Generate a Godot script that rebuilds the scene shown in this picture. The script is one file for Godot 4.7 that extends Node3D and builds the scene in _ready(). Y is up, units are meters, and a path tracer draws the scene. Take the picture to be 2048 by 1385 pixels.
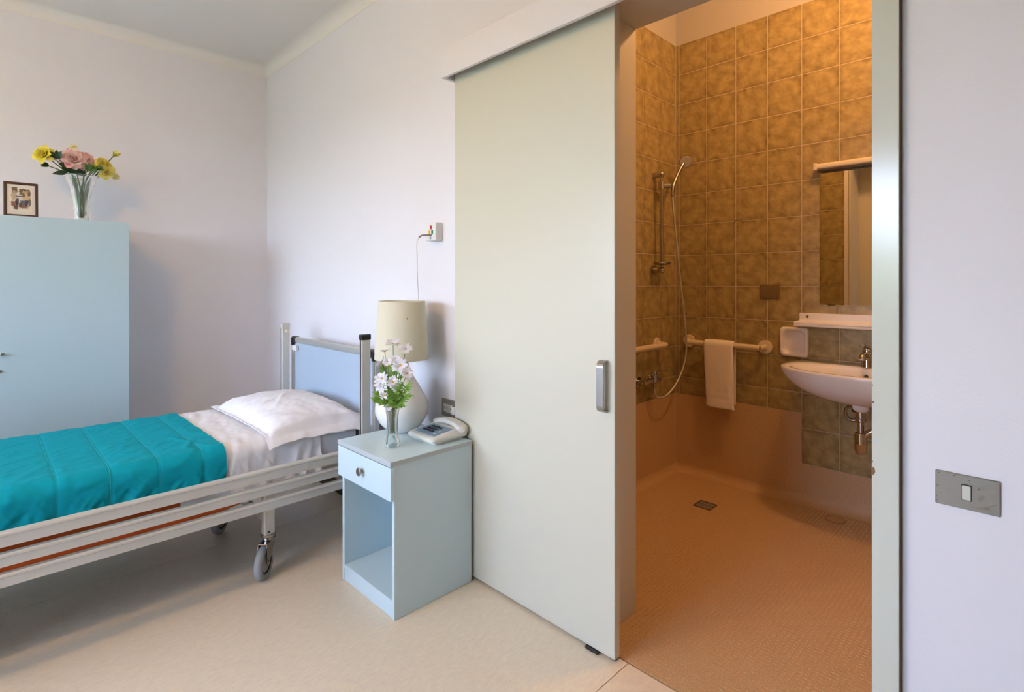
extends Node3D

# ---------------------------------------------------------------- measures (metres)
const ROOM_L := -4.09      # left wall
const ROOM_R := 1.80       # right wall
const ROOM_F := 4.35       # window wall, behind the camera
const CEIL := 2.82
const BATH_L := -1.768
const BATH_R := 0.42
const BATH_B := -1.79
const WALL_T := 0.245      # thickness of the wall with the sliding door
const OPEN_L := -1.12
const OPEN_R := -0.298
const OPEN_H := 2.215

var M := {}
var used := {}

# ---------------------------------------------------------------- naming helpers
func numbered(n: String) -> String:
	if not used.has(n):
		used[n] = 0
		return n
	used[n] += 1
	return "%s_%03d" % [n, used[n]]

func thing(called: String, label: String, category: String, at := Vector3.ZERO, group := "") -> Node3D:
	var o := Node3D.new()
	o.name = numbered(called)
	add_child(o)
	o.position = at
	o.set_meta("label", label)
	o.set_meta("category", category)
	if group != "":
		o.set_meta("group", group)
	return o

func struct(called: String, label: String, category: String, st: SurfaceTool, mat: Material) -> MeshInstance3D:
	var o := part(self, called, st, mat)
	o.set_meta("kind", "structure")
	o.set_meta("label", label)
	o.set_meta("category", category)
	return o

func part(parent: Node, called: String, st: SurfaceTool, mat: Material) -> MeshInstance3D:
	st.generate_normals()
	var o := MeshInstance3D.new()
	o.mesh = st.commit()
	o.material_override = mat
	o.name = called
	parent.add_child(o, true)
	return o

func put_mesh(parent: Node, called: String, mesh: Mesh, mat: Material, t: Transform3D) -> MeshInstance3D:
	var o := MeshInstance3D.new()
	o.mesh = mesh
	o.material_override = mat
	o.transform = t
	o.name = called
	parent.add_child(o, true)
	return o

# ---------------------------------------------------------------- mesh helpers
func mb() -> SurfaceTool:
	var st := SurfaceTool.new()
	st.begin(Mesh.PRIMITIVE_TRIANGLES)
	return st

func flat(st: SurfaceTool) -> void:
	st.set_smooth_group(-1)

func smooth(st: SurfaceTool) -> void:
	st.set_smooth_group(0)

# a convex polygon whose front looks along «out»
func poly(st: SurfaceTool, pts: Array, out: Vector3) -> void:
	var n: Vector3 = (pts[1] - pts[0]).cross(pts[2] - pts[0])
	var order := range(pts.size())
	if n.dot(out) > 0:
		order.reverse()
	for i in range(1, pts.size() - 1):
		for k in [order[0], order[i], order[i + 1]]:
			st.set_uv(Vector2(pts[k].x, pts[k].y))
			st.add_vertex(pts[k])

func box(st: SurfaceTool, lo: Vector3, hi: Vector3, b := 0.0) -> void:
	flat(st)
	var c := (lo + hi) / 2.0
	var h := (hi - lo) / 2.0
	b = minf(b, minf(h.x, minf(h.y, h.z)) * 0.95)
	var p := func(s: Vector3, k: int) -> Vector3:
		var v := Vector3(h.x - b, h.y - b, h.z - b)
		v[k] = h[k]
		return c + v * s
	for k in 3:
		var l := (k + 1) % 3
		var m := (k + 2) % 3
		for sk in [-1, 1]:
			var s := Vector3.ZERO
			s[k] = sk
			var pts := []
			for q in [[-1, -1], [1, -1], [1, 1], [-1, 1]]:
				var t := s
				t[l] = q[0]
				t[m] = q[1]
				pts.append(p.call(t, k))
			poly(st, pts, s)
			if b > 0.0:
				for sl in [-1, 1]:
					var o := s
					o[l] = sl
					var o1 := o
					o1[m] = -1
					var o2 := o
					o2[m] = 1
					poly(st, [p.call(o1, k), p.call(o2, k), p.call(o2, l), p.call(o1, l)], o)
	if b > 0.0:
		for sx in [-1, 1]:
			for sy in [-1, 1]:
				for sz in [-1, 1]:
					var s := Vector3(sx, sy, sz)
					poly(st, [p.call(s, 0), p.call(s, 1), p.call(s, 2)], s)

# rows of points joined to a surface; wrap joins last column to first
func grid(st: SurfaceTool, rows: Array, wrap := false, flip := false) -> void:
	var n: int = rows[0].size()
	for i in rows.size() - 1:
		for j in (n if wrap else n - 1):
			var k := (j + 1) % n
			var a: Vector3 = rows[i][j]
			var b: Vector3 = rows[i][k]
			var c: Vector3 = rows[i + 1][k]
			var d: Vector3 = rows[i + 1][j]
			var ua := Vector2(float(j) / n, float(i) / rows.size())
			var ub := Vector2(float(j + 1) / n, float(i) / rows.size())
			var uc := Vector2(float(j + 1) / n, float(i + 1) / rows.size())
			var ud := Vector2(float(j) / n, float(i + 1) / rows.size())
			var q := [[a, ua], [b, ub], [c, uc], [a, ua], [c, uc], [d, ud]]
			if flip:
				q = [[a, ua], [c, uc], [b, ub], [a, ua], [d, ud], [c, uc]]
			for e in q:
				st.set_uv(e[1])
				st.add_vertex(e[0])

# profile of (radius, height), bottom to top, turned round the axis through «at»
func lathe(st: SurfaceTool, prof: Array, at := Vector3.ZERO, seg := 32, turn := Basis.IDENTITY) -> void:
	smooth(st)
	var rows := []
	for p in prof:
		var r := []
		for j in seg:
			var a := TAU * j / seg
			r.append(at + turn * Vector3(p.x * cos(a), p.y, p.x * sin(a)))
		rows.append(r)
	grid(st, rows, true, true)

# closed cylinder between two points
func rod(st: SurfaceTool, a: Vector3, b: Vector3, r: float, seg := 20, r2 := -1.0) -> void:
	if r2 < 0:
		r2 = r
	var y := (b - a).normalized()
	var x := y.cross(Vector3(0.31, 0.87, 0.37)).normalized()
	var turn := Basis(x, y, x.cross(y))
	var len := (b - a).length()
	var e := minf(0.15 * r, 0.002)
	flat(st)
	lathe_hard(st, [Vector2(0, 0), Vector2(r - e, 0), Vector2(r, e), Vector2(r2, len - e), Vector2(r2 - e, len), Vector2(0, len)], a, seg, turn)

# a lathe whose rings keep hard edges between steps
func lathe_hard(st: SurfaceTool, prof: Array, at: Vector3, seg: int, turn := Basis.IDENTITY) -> void:
	var rows := []
	for p in prof:
		var r := []
		for j in seg:
			var a := TAU * j / seg
			r.append(at + turn * Vector3(p.x * cos(a), p.y, p.x * sin(a)))
		rows.append(r)
	for i in rows.size() - 1:
		st.set_smooth_group(i + 1)
		grid(st, [rows[i], rows[i + 1]], true, true)

func tube(st: SurfaceTool, path: Array, r: float, seg := 12, radii := []) -> void:
	smooth(st)
	var rows := []
	var side := Vector3.ZERO
	for i in path.size():
		var t: Vector3 = (path[mini(i + 1, path.size() - 1)] - path[maxi(i - 1, 0)]).normalized()
		if side == Vector3.ZERO:
			side = t.cross(Vector3.UP if absf(t.y) < 0.9 else Vector3.RIGHT).normalized()
		else:
			side = (side - t * side.dot(t)).normalized()
		var up := side.cross(t)
		var ring := []
		var rr: float = radii[i] if radii.size() else r
		for j in seg:
			var a := TAU * j / seg
			ring.append(path[i] + (side * cos(a) + up * sin(a)) * rr)
		rows.append(ring)
	grid(st, rows, true, false)
	for e in [0, path.size() - 1]:
		var out: Vector3 = (path[0] - path[1]) if e == 0 else (path[e] - path[e - 1])
		st.set_smooth_group(7 + e)
		poly(st, rows[e], out)

func bend(pts: Array, n := 8) -> Array:      # Catmull-Rom through the points
	var out := []
	for i in pts.size() - 1:
		var p0: Vector3 = pts[maxi(i - 1, 0)]
		var p1: Vector3 = pts[i]
		var p2: Vector3 = pts[i + 1]
		var p3: Vector3 = pts[mini(i + 2, pts.size() - 1)]
		for k in n:
			out.append(p1.cubic_interpolate(p2, p0, p3, float(k) / n))
	out.append(pts[-1])
	return out

# outline (counter-clockwise seen from +axis) pushed along an axis; uv plane axes given
func prism(st: SurfaceTool, outline: Array, o: Vector3, ex: Vector3, ey: Vector3, ez: Vector3) -> void:
	flat(st)
	var a := []
	var b := []
	for p in outline:
		a.append(o + ex * p.x + ey * p.y)
		b.append(o + ex * p.x + ey * p.y + ez)
	var tri := Geometry2D.triangulate_polygon(PackedVector2Array(outline))
	for k in range(0, tri.size(), 3):
		poly(st, [a[tri[k]], a[tri[k + 1]], a[tri[k + 2]]], -ez)
		poly(st, [b[tri[k]], b[tri[k + 1]], b[tri[k + 2]]], ez)
	var mid := Vector3.ZERO
	for p in a:
		mid += p / a.size()
	var area := 0.0
	for i in outline.size():
		area += outline[i].cross(outline[(i + 1) % outline.size()])
	for i in a.size():
		var j := (i + 1) % a.size()
		var d: Vector2 = outline[j] - outline[i]
		var out: Vector3 = ex * d.y - ey * d.x
		if area < 0:
			out = -out
		poly(st, [a[i], a[j], b[j], b[i]], out)

func round_rect(w: float, h: float, r: float, n := 6) -> Array:
	var out := []
	for c in [[1, 1, 0.0], [-1, 1, 0.25], [-1, -1, 0.5], [1, -1, 0.75]]:
		for k in n + 1:
			var a: float = TAU * (c[2] + 0.25 * k / n)
			out.append(Vector2(c[0] * (w / 2 - r) + r * cos(a), c[1] * (h / 2 - r) + r * sin(a)))
	return out

# ---------------------------------------------------------------- materials
func mat(c: Color, rough := 0.6, metal := 0.0, spec := 0.5) -> StandardMaterial3D:
	var m := StandardMaterial3D.new()
	m.albedo_color = c
	m.roughness = rough
	m.metallic = metal
	m.metallic_specular = spec
	return m

func tri(m: StandardMaterial3D, tex: Texture2D, scale: float) -> StandardMaterial3D:
	m.albedo_texture = tex
	m.uv1_triplanar = true
	m.uv1_world_triplanar = true
	m.uv1_scale = Vector3.ONE * scale
	return m

func relief(m: StandardMaterial3D, tex: Texture2D, depth_cm: float) -> void:
	m.heightmap_enabled = true
	m.heightmap_texture = tex
	m.heightmap_scale = depth_cm

func noise(seed_: int, freq: float, oct := 3) -> FastNoiseLite:
	var n := FastNoiseLite.new()
	n.seed = seed_
	n.frequency = freq
	n.fractal_octaves = oct
	n.noise_type = FastNoiseLite.TYPE_SIMPLEX_SMOOTH
	return n

# seamless sample of 3-d noise on a torus-like blend
func wrapn(n: FastNoiseLite, x: float, y: float, s: float, sx := 1.0, sy := 1.0) -> float:
	var fx := x / s
	var fy := y / s
	var a := n.get_noise_2d(x * sx, y * sy)
	var b := n.get_noise_2d((x - s) * sx, y * sy)
	var c := n.get_noise_2d(x * sx, (y - s) * sy)
	var d := n.get_noise_2d((x - s) * sx, (y - s) * sy)
	var w := lerpf(lerpf(a, b, fx), lerpf(c, d, fx), fy)
	return w / sqrt((fx * fx + (1 - fx) * (1 - fx)) * (fy * fy + (1 - fy) * (1 - fy)))

func picture(s: int, f: Callable) -> ImageTexture:
	var im := Image.create(s, s, false, Image.FORMAT_RGB8)
	for y in s:
		for x in s:
			im.set_pixel(x, y, f.call(float(x), float(y)))
	return ImageTexture.create_from_image(im)

func lin(r: float, g: float, b: float) -> Color:
	return Color(r, g, b).linear_to_srgb()

func make_materials() -> void:
	# painted plaster: fine roller stipple
	var n1 := noise(3, 0.22, 3)
	var stipple := picture(256, func(x, y):
		var v := 0.5 + 0.5 * clampf(wrapn(n1, x, y, 256.0), -1, 1)
		return Color(v, v, v))
	M.wall = mat(lin(0.79, 0.775, 0.805), 0.72)
	M.wall.uv1_triplanar = true
	M.wall.uv1_world_triplanar = true
	M.wall.uv1_scale = Vector3.ONE * 2.2
	relief(M.wall, stipple, 0.035)
	M.ceiling = mat(lin(0.82, 0.785, 0.735), 0.85)
	M.plaster = mat(lin(0.47, 0.455, 0.44), 0.8)
	# linoleum: streaky beige marbling along z with dark flecks
	var n2 := noise(11, 0.05, 4)
	var n3 := noise(12, 0.35, 2)
	var lino := picture(512, func(x, y):
		var a := wrapn(n2, x, y, 512.0, 1.6, 0.5)
		var b := wrapn(n3, x, y, 512.0, 1.4, 0.35)
		var k := 1.0 + 0.07 * a + 0.07 * b
		if b > 0.55:
			k -= 0.16
		return lin(0.82 * k, 0.715 * k, 0.545 * k * (1.0 - 0.03 * a)))
	M.lino = mat(Color.WHITE, 0.40, 0.0, 0.5)
	tri(M.lino, lino, 1.6)
	# stud vinyl of the wet room: orange-tan speckle
	var n4 := noise(21, 0.19, 3)
	var n5 := noise(22, 0.06, 3)
	var vinyl := picture(512, func(x, y):
		var a := wrapn(n4, x, y, 512.0, 0.8, 1.3)
		var b := wrapn(n5, x, y, 512.0)
		var k := 1.0 + 0.50 * a + 0.08 * b
		return lin(0.55 * k, 0.37 * k * (1.0 - 0.04 * a), 0.20 * k * (1.0 - 0.12 * a)))
	M.vinyl = mat(Color.WHITE, 0.55, 0.0, 0.5)
	tri(M.vinyl, vinyl, 2.4)
	M.grout = mat(lin(0.56, 0.47, 0.36), 0.9)
	# glazed brown tiles: cloudy olive-brown glaze, darker blotches along the rims
	M.tiles = []
	for v in 8:
		var na := noise(40 + v, 0.012, 4)
		var nb := noise(60 + v, 0.05, 3)
		var nc := noise(80 + v, 0.02, 2)
		var ang := 0.6 + 0.5 * sin(v * 2.1)
		var ca := cos(ang)
		var sa := sin(ang)
		var tex := picture(160, func(x, y):
			var u: float = x * ca + y * sa
			var w: float = -x * sa + y * ca
			var a: float = na.get_noise_2d(u * 1.1, w * 1.5) * 1.25 + nb.get_noise_2d(u * 0.7, w * 1.1) * 0.32
			var e: float = minf(minf(x, 159 - x), minf(y, 159 - y)) / 160.0
			e += 0.07 * nc.get_noise_2d(x, y) + 0.03 * nb.get_noise_2d(x * 1.3, y * 1.3)
			var k: float = 0.58 + 0.34 * a - 0.26 * clampf(1.0 - e / 0.11, 0, 1)
			k = clampf(k, 0, 1)
			return lin(lerpf(0.17, 0.49, k), lerpf(0.125, 0.385, k), lerpf(0.052, 0.175, k)))
		var m := mat(Color.WHITE, 0.28, 0.0, 0.5)
		m.albedo_texture = tex
		M.tiles.append(m)
	M.door = mat(lin(0.64, 0.625, 0.51), 0.30, 0.0, 0.5)
	M.door_edge = mat(lin(0.62, 0.60, 0.50), 0.45)
	# chipped gloss paint of the frame
	M.frame_paint = mat(lin(0.62, 0.635, 0.545), 0.16, 0.0, 0.6)
	M.chip = mat(lin(0.22, 0.115, 0.06), 0.8)
	M.dark = mat(lin(0.02, 0.02, 0.022), 0.45)
	M.black = mat(lin(0.012, 0.012, 0.014), 0.4)
	M.seam_base = mat(lin(0.10, 0.09, 0.07), 0.8)  # dark floor base that shows in the seams between sheets
	M.side_shade = mat(lin(0.20, 0.15, 0.115), 0.8)  # brown that stands for the shaded side of the door post
	M.skirting = mat(lin(0.055, 0.036, 0.028), 0.5)
	# pale blue laminate
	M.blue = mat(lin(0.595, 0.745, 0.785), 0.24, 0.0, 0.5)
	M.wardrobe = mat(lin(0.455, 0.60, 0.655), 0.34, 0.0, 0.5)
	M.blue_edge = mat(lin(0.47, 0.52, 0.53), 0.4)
	M.nickel = mat(lin(0.42, 0.39, 0.36), 0.34, 1.0)
	M.chrome = mat(lin(0.50, 0.49, 0.48), 0.08, 1.0)
	M.dull_chrome = mat(lin(0.36, 0.355, 0.35), 0.20, 1.0)
	M.alu = mat(lin(0.60, 0.61, 0.59), 0.32, 0.6)
	M.bed_paint = mat(lin(0.60, 0.595, 0.54), 0.34, 0.0, 0.5)
	M.head_panel = mat(lin(0.42, 0.52, 0.63), 0.22, 0.0, 0.5)
	M.tyre = mat(lin(0.34, 0.37, 0.39), 0.6)
	M.hub = mat(lin(0.30, 0.29, 0.27), 0.5)
	# cloths
	var weave_n := noise(5, 0.9, 1)
	var weave := picture(128, func(x, y):
		var v := 0.5 + 0.22 * sin(x * TAU / 4.0) + 0.22 * sin(y * TAU / 4.0) + 0.06 * weave_n.get_noise_2d(x, y)
		return Color(v, v, v))
	M.teal = mat(lin(0.001, 0.34, 0.43), 0.85, 0.0, 0.3)
	M.white_cloth = mat(lin(0.84, 0.835, 0.86), 0.9, 0.0, 0.3)
	M.mattress = mat(lin(0.74, 0.75, 0.79), 0.9, 0.0, 0.3)
	M.rust = mat(lin(0.50, 0.10, 0.025), 0.9, 0.0, 0.3)
	for k in [M.teal, M.white_cloth, M.mattress, M.rust]:
		k.uv1_triplanar = true
		k.uv1_world_triplanar = true
		k.uv1_scale = Vector3.ONE * 20.0
		relief(k, weave, 0.02)
	M.teal_seam = mat(lin(0.02, 0.40, 0.48), 0.85)
	var terry_n := noise(9, 0.5, 2)
	var terry := picture(128, func(x, y):
		var v := 0.5 + 0.5 * clampf(wrapn(terry_n, x, y, 128.0), -1, 1)
		return Color(v, v, v))
	M.towel = mat(lin(0.84, 0.80, 0.76), 1.0, 0.0, 0.2)
	M.towel.uv1_triplanar = true
	M.towel.uv1_world_triplanar = true
	M.towel.uv1_scale = Vector3.ONE * 6.0
	relief(M.towel, terry, 0.25)
	# ceramics, plastics
	M.lamp_ceramic = mat(lin(0.84, 0.82, 0.77), 0.14, 0.0, 0.5)
	M.shade = mat(lin(0.74, 0.70, 0.54), 0.9)
	M.shade.backlight_enabled = true
	M.shade.backlight = lin(0.25, 0.22, 0.15)
	M.stain = mat(lin(0.42, 0.27, 0.12), 0.9)
	M.sanitary = mat(lin(0.80, 0.79, 0.78), 0.07, 0.0, 0.55)
	M.ivory = mat(lin(0.72, 0.63, 0.46), 0.30)
	M.white_plastic = mat(lin(0.78, 0.77, 0.74), 0.35)
	M.phone = mat(lin(0.76, 0.73, 0.64), 0.32)
	M.phone_panel = mat(lin(0.22, 0.32, 0.41), 0.4)
	M.phone_key = mat(lin(0.015, 0.022, 0.045), 0.4)
	M.plate = mat(lin(0.30, 0.285, 0.25), 0.42, 0.65)
	M.switch_plate = mat(lin(0.33, 0.315, 0.275), 0.38, 0.75)
	var scuff_n := noise(33, 0.02, 4)
	var scuffs := picture(128, func(x, y):
		var v := 0.52 + 0.30 * clampf(scuff_n.get_noise_2d(x * 2.0, y * 3.0), -1, 1)
		return Color(v, v, v))
	M.switch_plate.roughness = 0.75
	M.switch_plate.roughness_texture = scuffs
	M.switch_plate.roughness_texture_channel = BaseMaterial3D.TEXTURE_CHANNEL_RED
	M.switch_plate.uv1_triplanar = true
	M.switch_plate.uv1_scale = Vector3.ONE * 8.0
	M.rocker = mat(lin(0.60, 0.62, 0.55), 0.35)
	M.brown_plate = mat(lin(0.17, 0.115, 0.05), 0.45)
	M.mirror = mat(lin(0.86, 0.88, 0.87), 0.0, 1.0)
	M.mirror.roughness = 0.01
	M.hose = mat(lin(0.52, 0.50, 0.46), 0.35, 0.5)
	M.cable = mat(lin(0.70, 0.69, 0.66), 0.5)
	M.red = mat(lin(0.50, 0.03, 0.04), 0.4)
	M.yellow_button = mat(lin(0.80, 0.46, 0.02), 0.4)
	M.green_button = mat(lin(0.01, 0.30, 0.09), 0.4)
	M.navy = mat(lin(0.02, 0.03, 0.12), 0.5)
	# glass
	M.pane = mat(Color(0.95, 0.98, 0.97, 0.06), 0.02)
	M.pane.transparency = BaseMaterial3D.TRANSPARENCY_ALPHA
	M.crystal = mat(Color(0.93, 0.97, 0.95, 0.05), 0.03)
	M.crystal.transparency = BaseMaterial3D.TRANSPARENCY_ALPHA
	M.crystal.refraction_enabled = true
	M.crystal.refraction_scale = 0.05
	M.water = mat(Color(0.95, 0.98, 0.96, 0.02), 0.01)
	M.water.transparency = BaseMaterial3D.TRANSPARENCY_ALPHA
	M.water.refraction_enabled = true
	M.water.refraction_scale = 0.033
	# plants
	M.petal_white = mat(lin(0.84, 0.83, 0.87), 0.7)
	M.petal_yellow = mat(lin(0.80, 0.66, 0.02), 0.6)
	M.petal_pale_yellow = mat(lin(0.72, 0.66, 0.25), 0.6)
	M.petal_pink = mat(lin(0.80, 0.42, 0.38), 0.6)
	M.petal_pink_rim = mat(lin(0.74, 0.20, 0.27), 0.6)
	M.petal_cream = mat(lin(0.80, 0.60, 0.50), 0.6)
	for k in [M.petal_white, M.petal_yellow, M.petal_pale_yellow, M.petal_pink, M.petal_pink_rim, M.petal_cream]:
		k.backlight_enabled = true
		k.backlight = lin(0.4, 0.4, 0.4)
	M.daisy_eye = mat(lin(0.70, 0.36, 0.03), 0.8)
	M.flower_eye = mat(lin(0.16, 0.12, 0.02), 0.8)
	M.leaf_light = mat(lin(0.15, 0.32, 0.03), 0.5)
	M.leaf_dark = mat(lin(0.016, 0.05, 0.022), 0.45)
	M.leaf_mid = mat(lin(0.06, 0.13, 0.025), 0.5)
	M.stem = mat(lin(0.07, 0.15, 0.04), 0.6)
	for k in [M.leaf_light, M.leaf_mid]:
		k.backlight_enabled = true
		k.backlight = lin(0.3, 0.4, 0.15)
	M.frame_wood = mat(lin(0.060, 0.022, 0.014), 0.35)
	M.mat_board = mat(lin(0.66, 0.62, 0.53), 0.8)
	M.wood = mat(lin(0.13, 0.070, 0.035), 0.45)  # dark colour of the unseen cupboard and door added against bounce
	M.lawn = mat(lin(0.14, 0.19, 0.07), 0.9)
	M.bush = mat(lin(0.09, 0.20, 0.03), 0.8)
	M.bark = mat(lin(0.10, 0.07, 0.05), 0.9)

# ---------------------------------------------------------------- the scene
func _ready() -> void:
	# camera: upright, with a lens shifted down a little
	var al := deg_to_rad(44.7854)
	var fwd := Vector3(-cos(al), 0, -sin(al))
	var cam := Camera3D.new()
	cam.name = "camera"
	add_child(cam)
	cam.position = Vector3(0, 1.25, 1.508)
	cam.look_at_from_position(cam.position, cam.position + fwd, Vector3.UP)
	cam.set_frustum(0.05 * 1385.0 / 1072.0, Vector2(0, -0.05 * 129.5 / 1072.0), 0.05, 200.0)
	cam.current = true
	# sky: bright hazy daylight, which enters by the window opposite the door
	var env := Environment.new()
	env.background_mode = Environment.BG_SKY
	var sky := ProceduralSkyMaterial.new()
	sky.sky_top_color = Color(0.64, 0.78, 1.0)
	sky.sky_horizon_color = Color(0.90, 0.945, 1.0)
	sky.sky_curve = 0.18
	sky.ground_bottom_color = Color(0.35, 0.36, 0.30)
	sky.ground_horizon_color = Color(0.70, 0.74, 0.72)
	env.sky = Sky.new()
	env.sky.sky_material = sky
	env.background_energy_multiplier = 21.0
	env.tonemap_mode = Environment.TONE_MAPPER_LINEAR
	env.tonemap_exposure = 1.13
	env.sdfgi_enabled = true
	env.ssao_enabled = true
	env.ssil_enabled = true
	var we := WorldEnvironment.new()
	we.name = "surroundings"
	we.environment = env
	add_child(we)

	make_materials()
	build_shell()
	build_bathroom_shell()
	build_window_and_garden()
	build_sliding_door()
	build_bed()
	build_wardrobe()
	build_nightstand()
	build_lamp()
	build_phone()
	build_wall_fittings()
	build_bathroom_fittings()
	build_sink()
	build_shower()
	build_bud_vase()
	build_crystal_vase()
	build_picture()

# ---------------------------------------------------------------- bedroom shell
func build_shell() -> void:
	# floor: linoleum sheets laid side by side, with fine seams
	var fb := mb()
	box(fb, Vector3(ROOM_L - 0.2, -0.12, 0.0), Vector3(ROOM_R + 0.2, -0.004, ROOM_F + 0.2))
	var floor_ := struct("floor", "beige streaked linoleum floor of the bedroom", "floor", fb, M.seam_base)
	var xs := [ROOM_L, -2.773, -0.977, ROOM_R]
	for i in 3:
		var s := mb()
		box(s, Vector3(xs[i] + 0.0012, -0.0045, 0.004), Vector3(xs[i + 1] - 0.0012, 0.0, ROOM_F), 0.0006)
		part(floor_, "linoleum_sheet", s, M.lino)
	# wall with the sliding door
	var w := mb()
	box(w, Vector3(ROOM_L - 0.2, -0.12, -WALL_T), Vector3(OPEN_L, 3.45, 0))
	box(w, Vector3(OPEN_R, -0.12, -WALL_T), Vector3(ROOM_R + 0.2, 3.45, 0))
	box(w, Vector3(OPEN_L, OPEN_H, -WALL_T), Vector3(OPEN_R, 3.45, 0))
	struct("wall_back", "pale lavender white wall behind bed and sliding door", "wall", w, M.wall)
	w = mb()
	box(w, Vector3(ROOM_L - 0.2, -0.12, 0), Vector3(ROOM_L, 3.45, ROOM_F + 0.2))
	struct("wall_left", "pale lavender white wall behind the wardrobe", "wall", w, M.wall)
	w = mb()
	box(w, Vector3(ROOM_R, -0.12, 0), Vector3(ROOM_R + 0.2, 3.45, ROOM_F + 0.2))
	struct("wall_right", "pale bedroom wall at the right, outside the picture", "wall", w, M.wall)
	w = mb()
	box(w, Vector3(-0.42, -0.12, 2.40), Vector3(ROOM_R + 0.2, 3.45, ROOM_F + 0.2))  # guessed wall, added out of view to darken the switch wall
	struct("wall_entry_added", "unseen pale wall behind the viewer, guessed to shade the switch wall", "wall", w, M.wall)
	w = mb()
	box(w, Vector3(ROOM_L, CEIL, 0), Vector3(ROOM_R, 3.0, ROOM_F + 0.2))
	struct("ceiling", "off-white bedroom ceiling", "ceiling", w, M.ceiling)
	# concave cove between walls and ceiling
	var r := 0.066
	var prof := []
	for k in 9:
		var a := PI / 2 * k / 8.0
		prof.append(Vector2(r - r * cos(a), CEIL - r + r * sin(a)))
	var c := mb()
	for side in 2:
		smooth(c)
		var rows := []
		for p in prof:
			if side == 0:
				rows.append([Vector3(ROOM_L, p.y, p.x + 0.002), Vector3(ROOM_R, p.y, p.x + 0.002)])
			else:
				rows.append([Vector3(ROOM_L + p.x + 0.002, p.y, 0), Vector3(ROOM_L + p.x + 0.002, p.y, ROOM_F)])
		grid(c, rows, false, side == 0)
	flat(c)
	poly(c, [Vector3(ROOM_L, CEIL - r, 0), Vector3(ROOM_R, CEIL - r, 0), Vector3(ROOM_R, CEIL - r, 0.002), Vector3(ROOM_L, CEIL - r, 0.002)], Vector3.DOWN)
	poly(c, [Vector3(ROOM_L, CEIL - r, 0), Vector3(ROOM_L, CEIL - r, ROOM_F), Vector3(ROOM_L + 0.002, CEIL - r, ROOM_F), Vector3(ROOM_L + 0.002, CEIL - r, 0)], Vector3.DOWN)
	struct("trim_1", "cream rounded cove between walls and ceiling", "cove", c, M.ceiling)
	var b := mb()
	box(b, Vector3(ROOM_L, 0, 0), Vector3(OPEN_L - 0.85, 0.075, 0.012), 0.003)
	struct("baseboard_back", "dark brown skirting board behind the bed", "baseboard", b, M.skirting)
	b = mb()
	box(b, Vector3(ROOM_L, 0, 0.012), Vector3(ROOM_L + 0.012, 0.075, ROOM_F), 0.003)
	struct("baseboard_left", "dark brown skirting board along the left wall", "baseboard", b, M.skirting)

	# behind the viewer: unseen dark cupboard and door added to cut bounced light
	var cb := thing("added_cupboard", "unseen dark brown cupboard added to cut bounced light", "cupboard", Vector3(0.68, 0, 2.37))
	var st := mb()
	box(st, Vector3(-1.08, 0, -0.02), Vector3(1.08, 2.62, 0.03), 0.002)
	part(cb, "carcass", st, M.wood)
	for k in 4:
		st = mb()
		box(st, Vector3(-1.075 + 0.5375 * k, 0.08, -0.04), Vector3(-0.541 + 0.5375 * k, 2.60, -0.021), 0.002)
		var dr := part(cb, "door", st, M.wood)
		st = mb()
		var kx := (-0.58 if k % 2 == 0 else -1.03) + 0.5375 * k
		rod(st, Vector3(kx, 1.05, -0.04), Vector3(kx, 1.05, -0.062), 0.012, 16)
		part(dr, "knob", st, M.nickel)
	st = mb()
	box(st, Vector3(ROOM_R - 0.03, 0, 0.45), Vector3(ROOM_R, 2.12, 1.45), 0.003)
	var ed := struct("door_1", "unseen dark brown door added to cut bounced light", "door", st, M.wood)
	st = mb()
	rod(st, Vector3(ROOM_R - 0.03, 1.02, 0.55), Vector3(ROOM_R - 0.075, 1.02, 0.55), 0.009, 14)
	rod(st, Vector3(ROOM_R - 0.070, 1.02, 0.545), Vector3(ROOM_R - 0.070, 1.02, 0.67), 0.009, 14)
	part(ed, "door_handle", st, M.nickel)

# ---------------------------------------------------------------- bathroom shell
func tile_mesh(wd: float, ht: float, crop: float) -> ArrayMesh:
	# lies in the x-y plane, front towards +z, centred; crop = share of the glaze print used vertically
	var st := mb()
	flat(st)
	var t := 0.0016
	var b := 0.0012
	var fx := wd / 2 - b
	var fy := ht / 2 - b
	var uvq := func(p: Vector3) -> Vector2:
		return Vector2(0.5 + p.x / wd, 1.0 - (0.5 + p.y / ht) * crop)
	var quads := [
		[[-fx, -fy, t], [fx, -fy, t], [fx, fy, t], [-fx, fy, t], [0, 0, 1]],
		[[-wd / 2, -ht / 2, 0], [wd / 2, -ht / 2, 0], [fx, -fy, t], [-fx, -fy, t], [0, -1, 1]],
		[[-wd / 2, ht / 2, 0], [wd / 2, ht / 2, 0], [fx, fy, t], [-fx, fy, t], [0, 1, 1]],
		[[-wd / 2, -ht / 2, 0], [-wd / 2, ht / 2, 0], [-fx, fy, t], [-fx, -fy, t], [-1, 0, 1]],
		[[wd / 2, -ht / 2, 0], [wd / 2, ht / 2, 0], [fx, fy, t], [fx, -fy, t], [1, 0, 1]]]
	for q in quads:
		var pts := []
		for k in 4:
			pts.append(Vector3(q[k][0], q[k][1], q[k][2]))
		var nrm: Vector3 = (pts[1] - pts[0]).cross(pts[2] - pts[0])
		var order := [0, 1, 2, 3]
		if nrm.dot(Vector3(q[4][0], q[4][1], q[4][2])) > 0:
			order = [3, 2, 1, 0]
		for k in [order[0], order[1], order[2], order[0], order[2], order[3]]:
			st.set_uv(uvq.call(pts[k]))
			st.add_vertex(pts[k])
	st.generate_normals()
	return st.commit()

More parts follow.
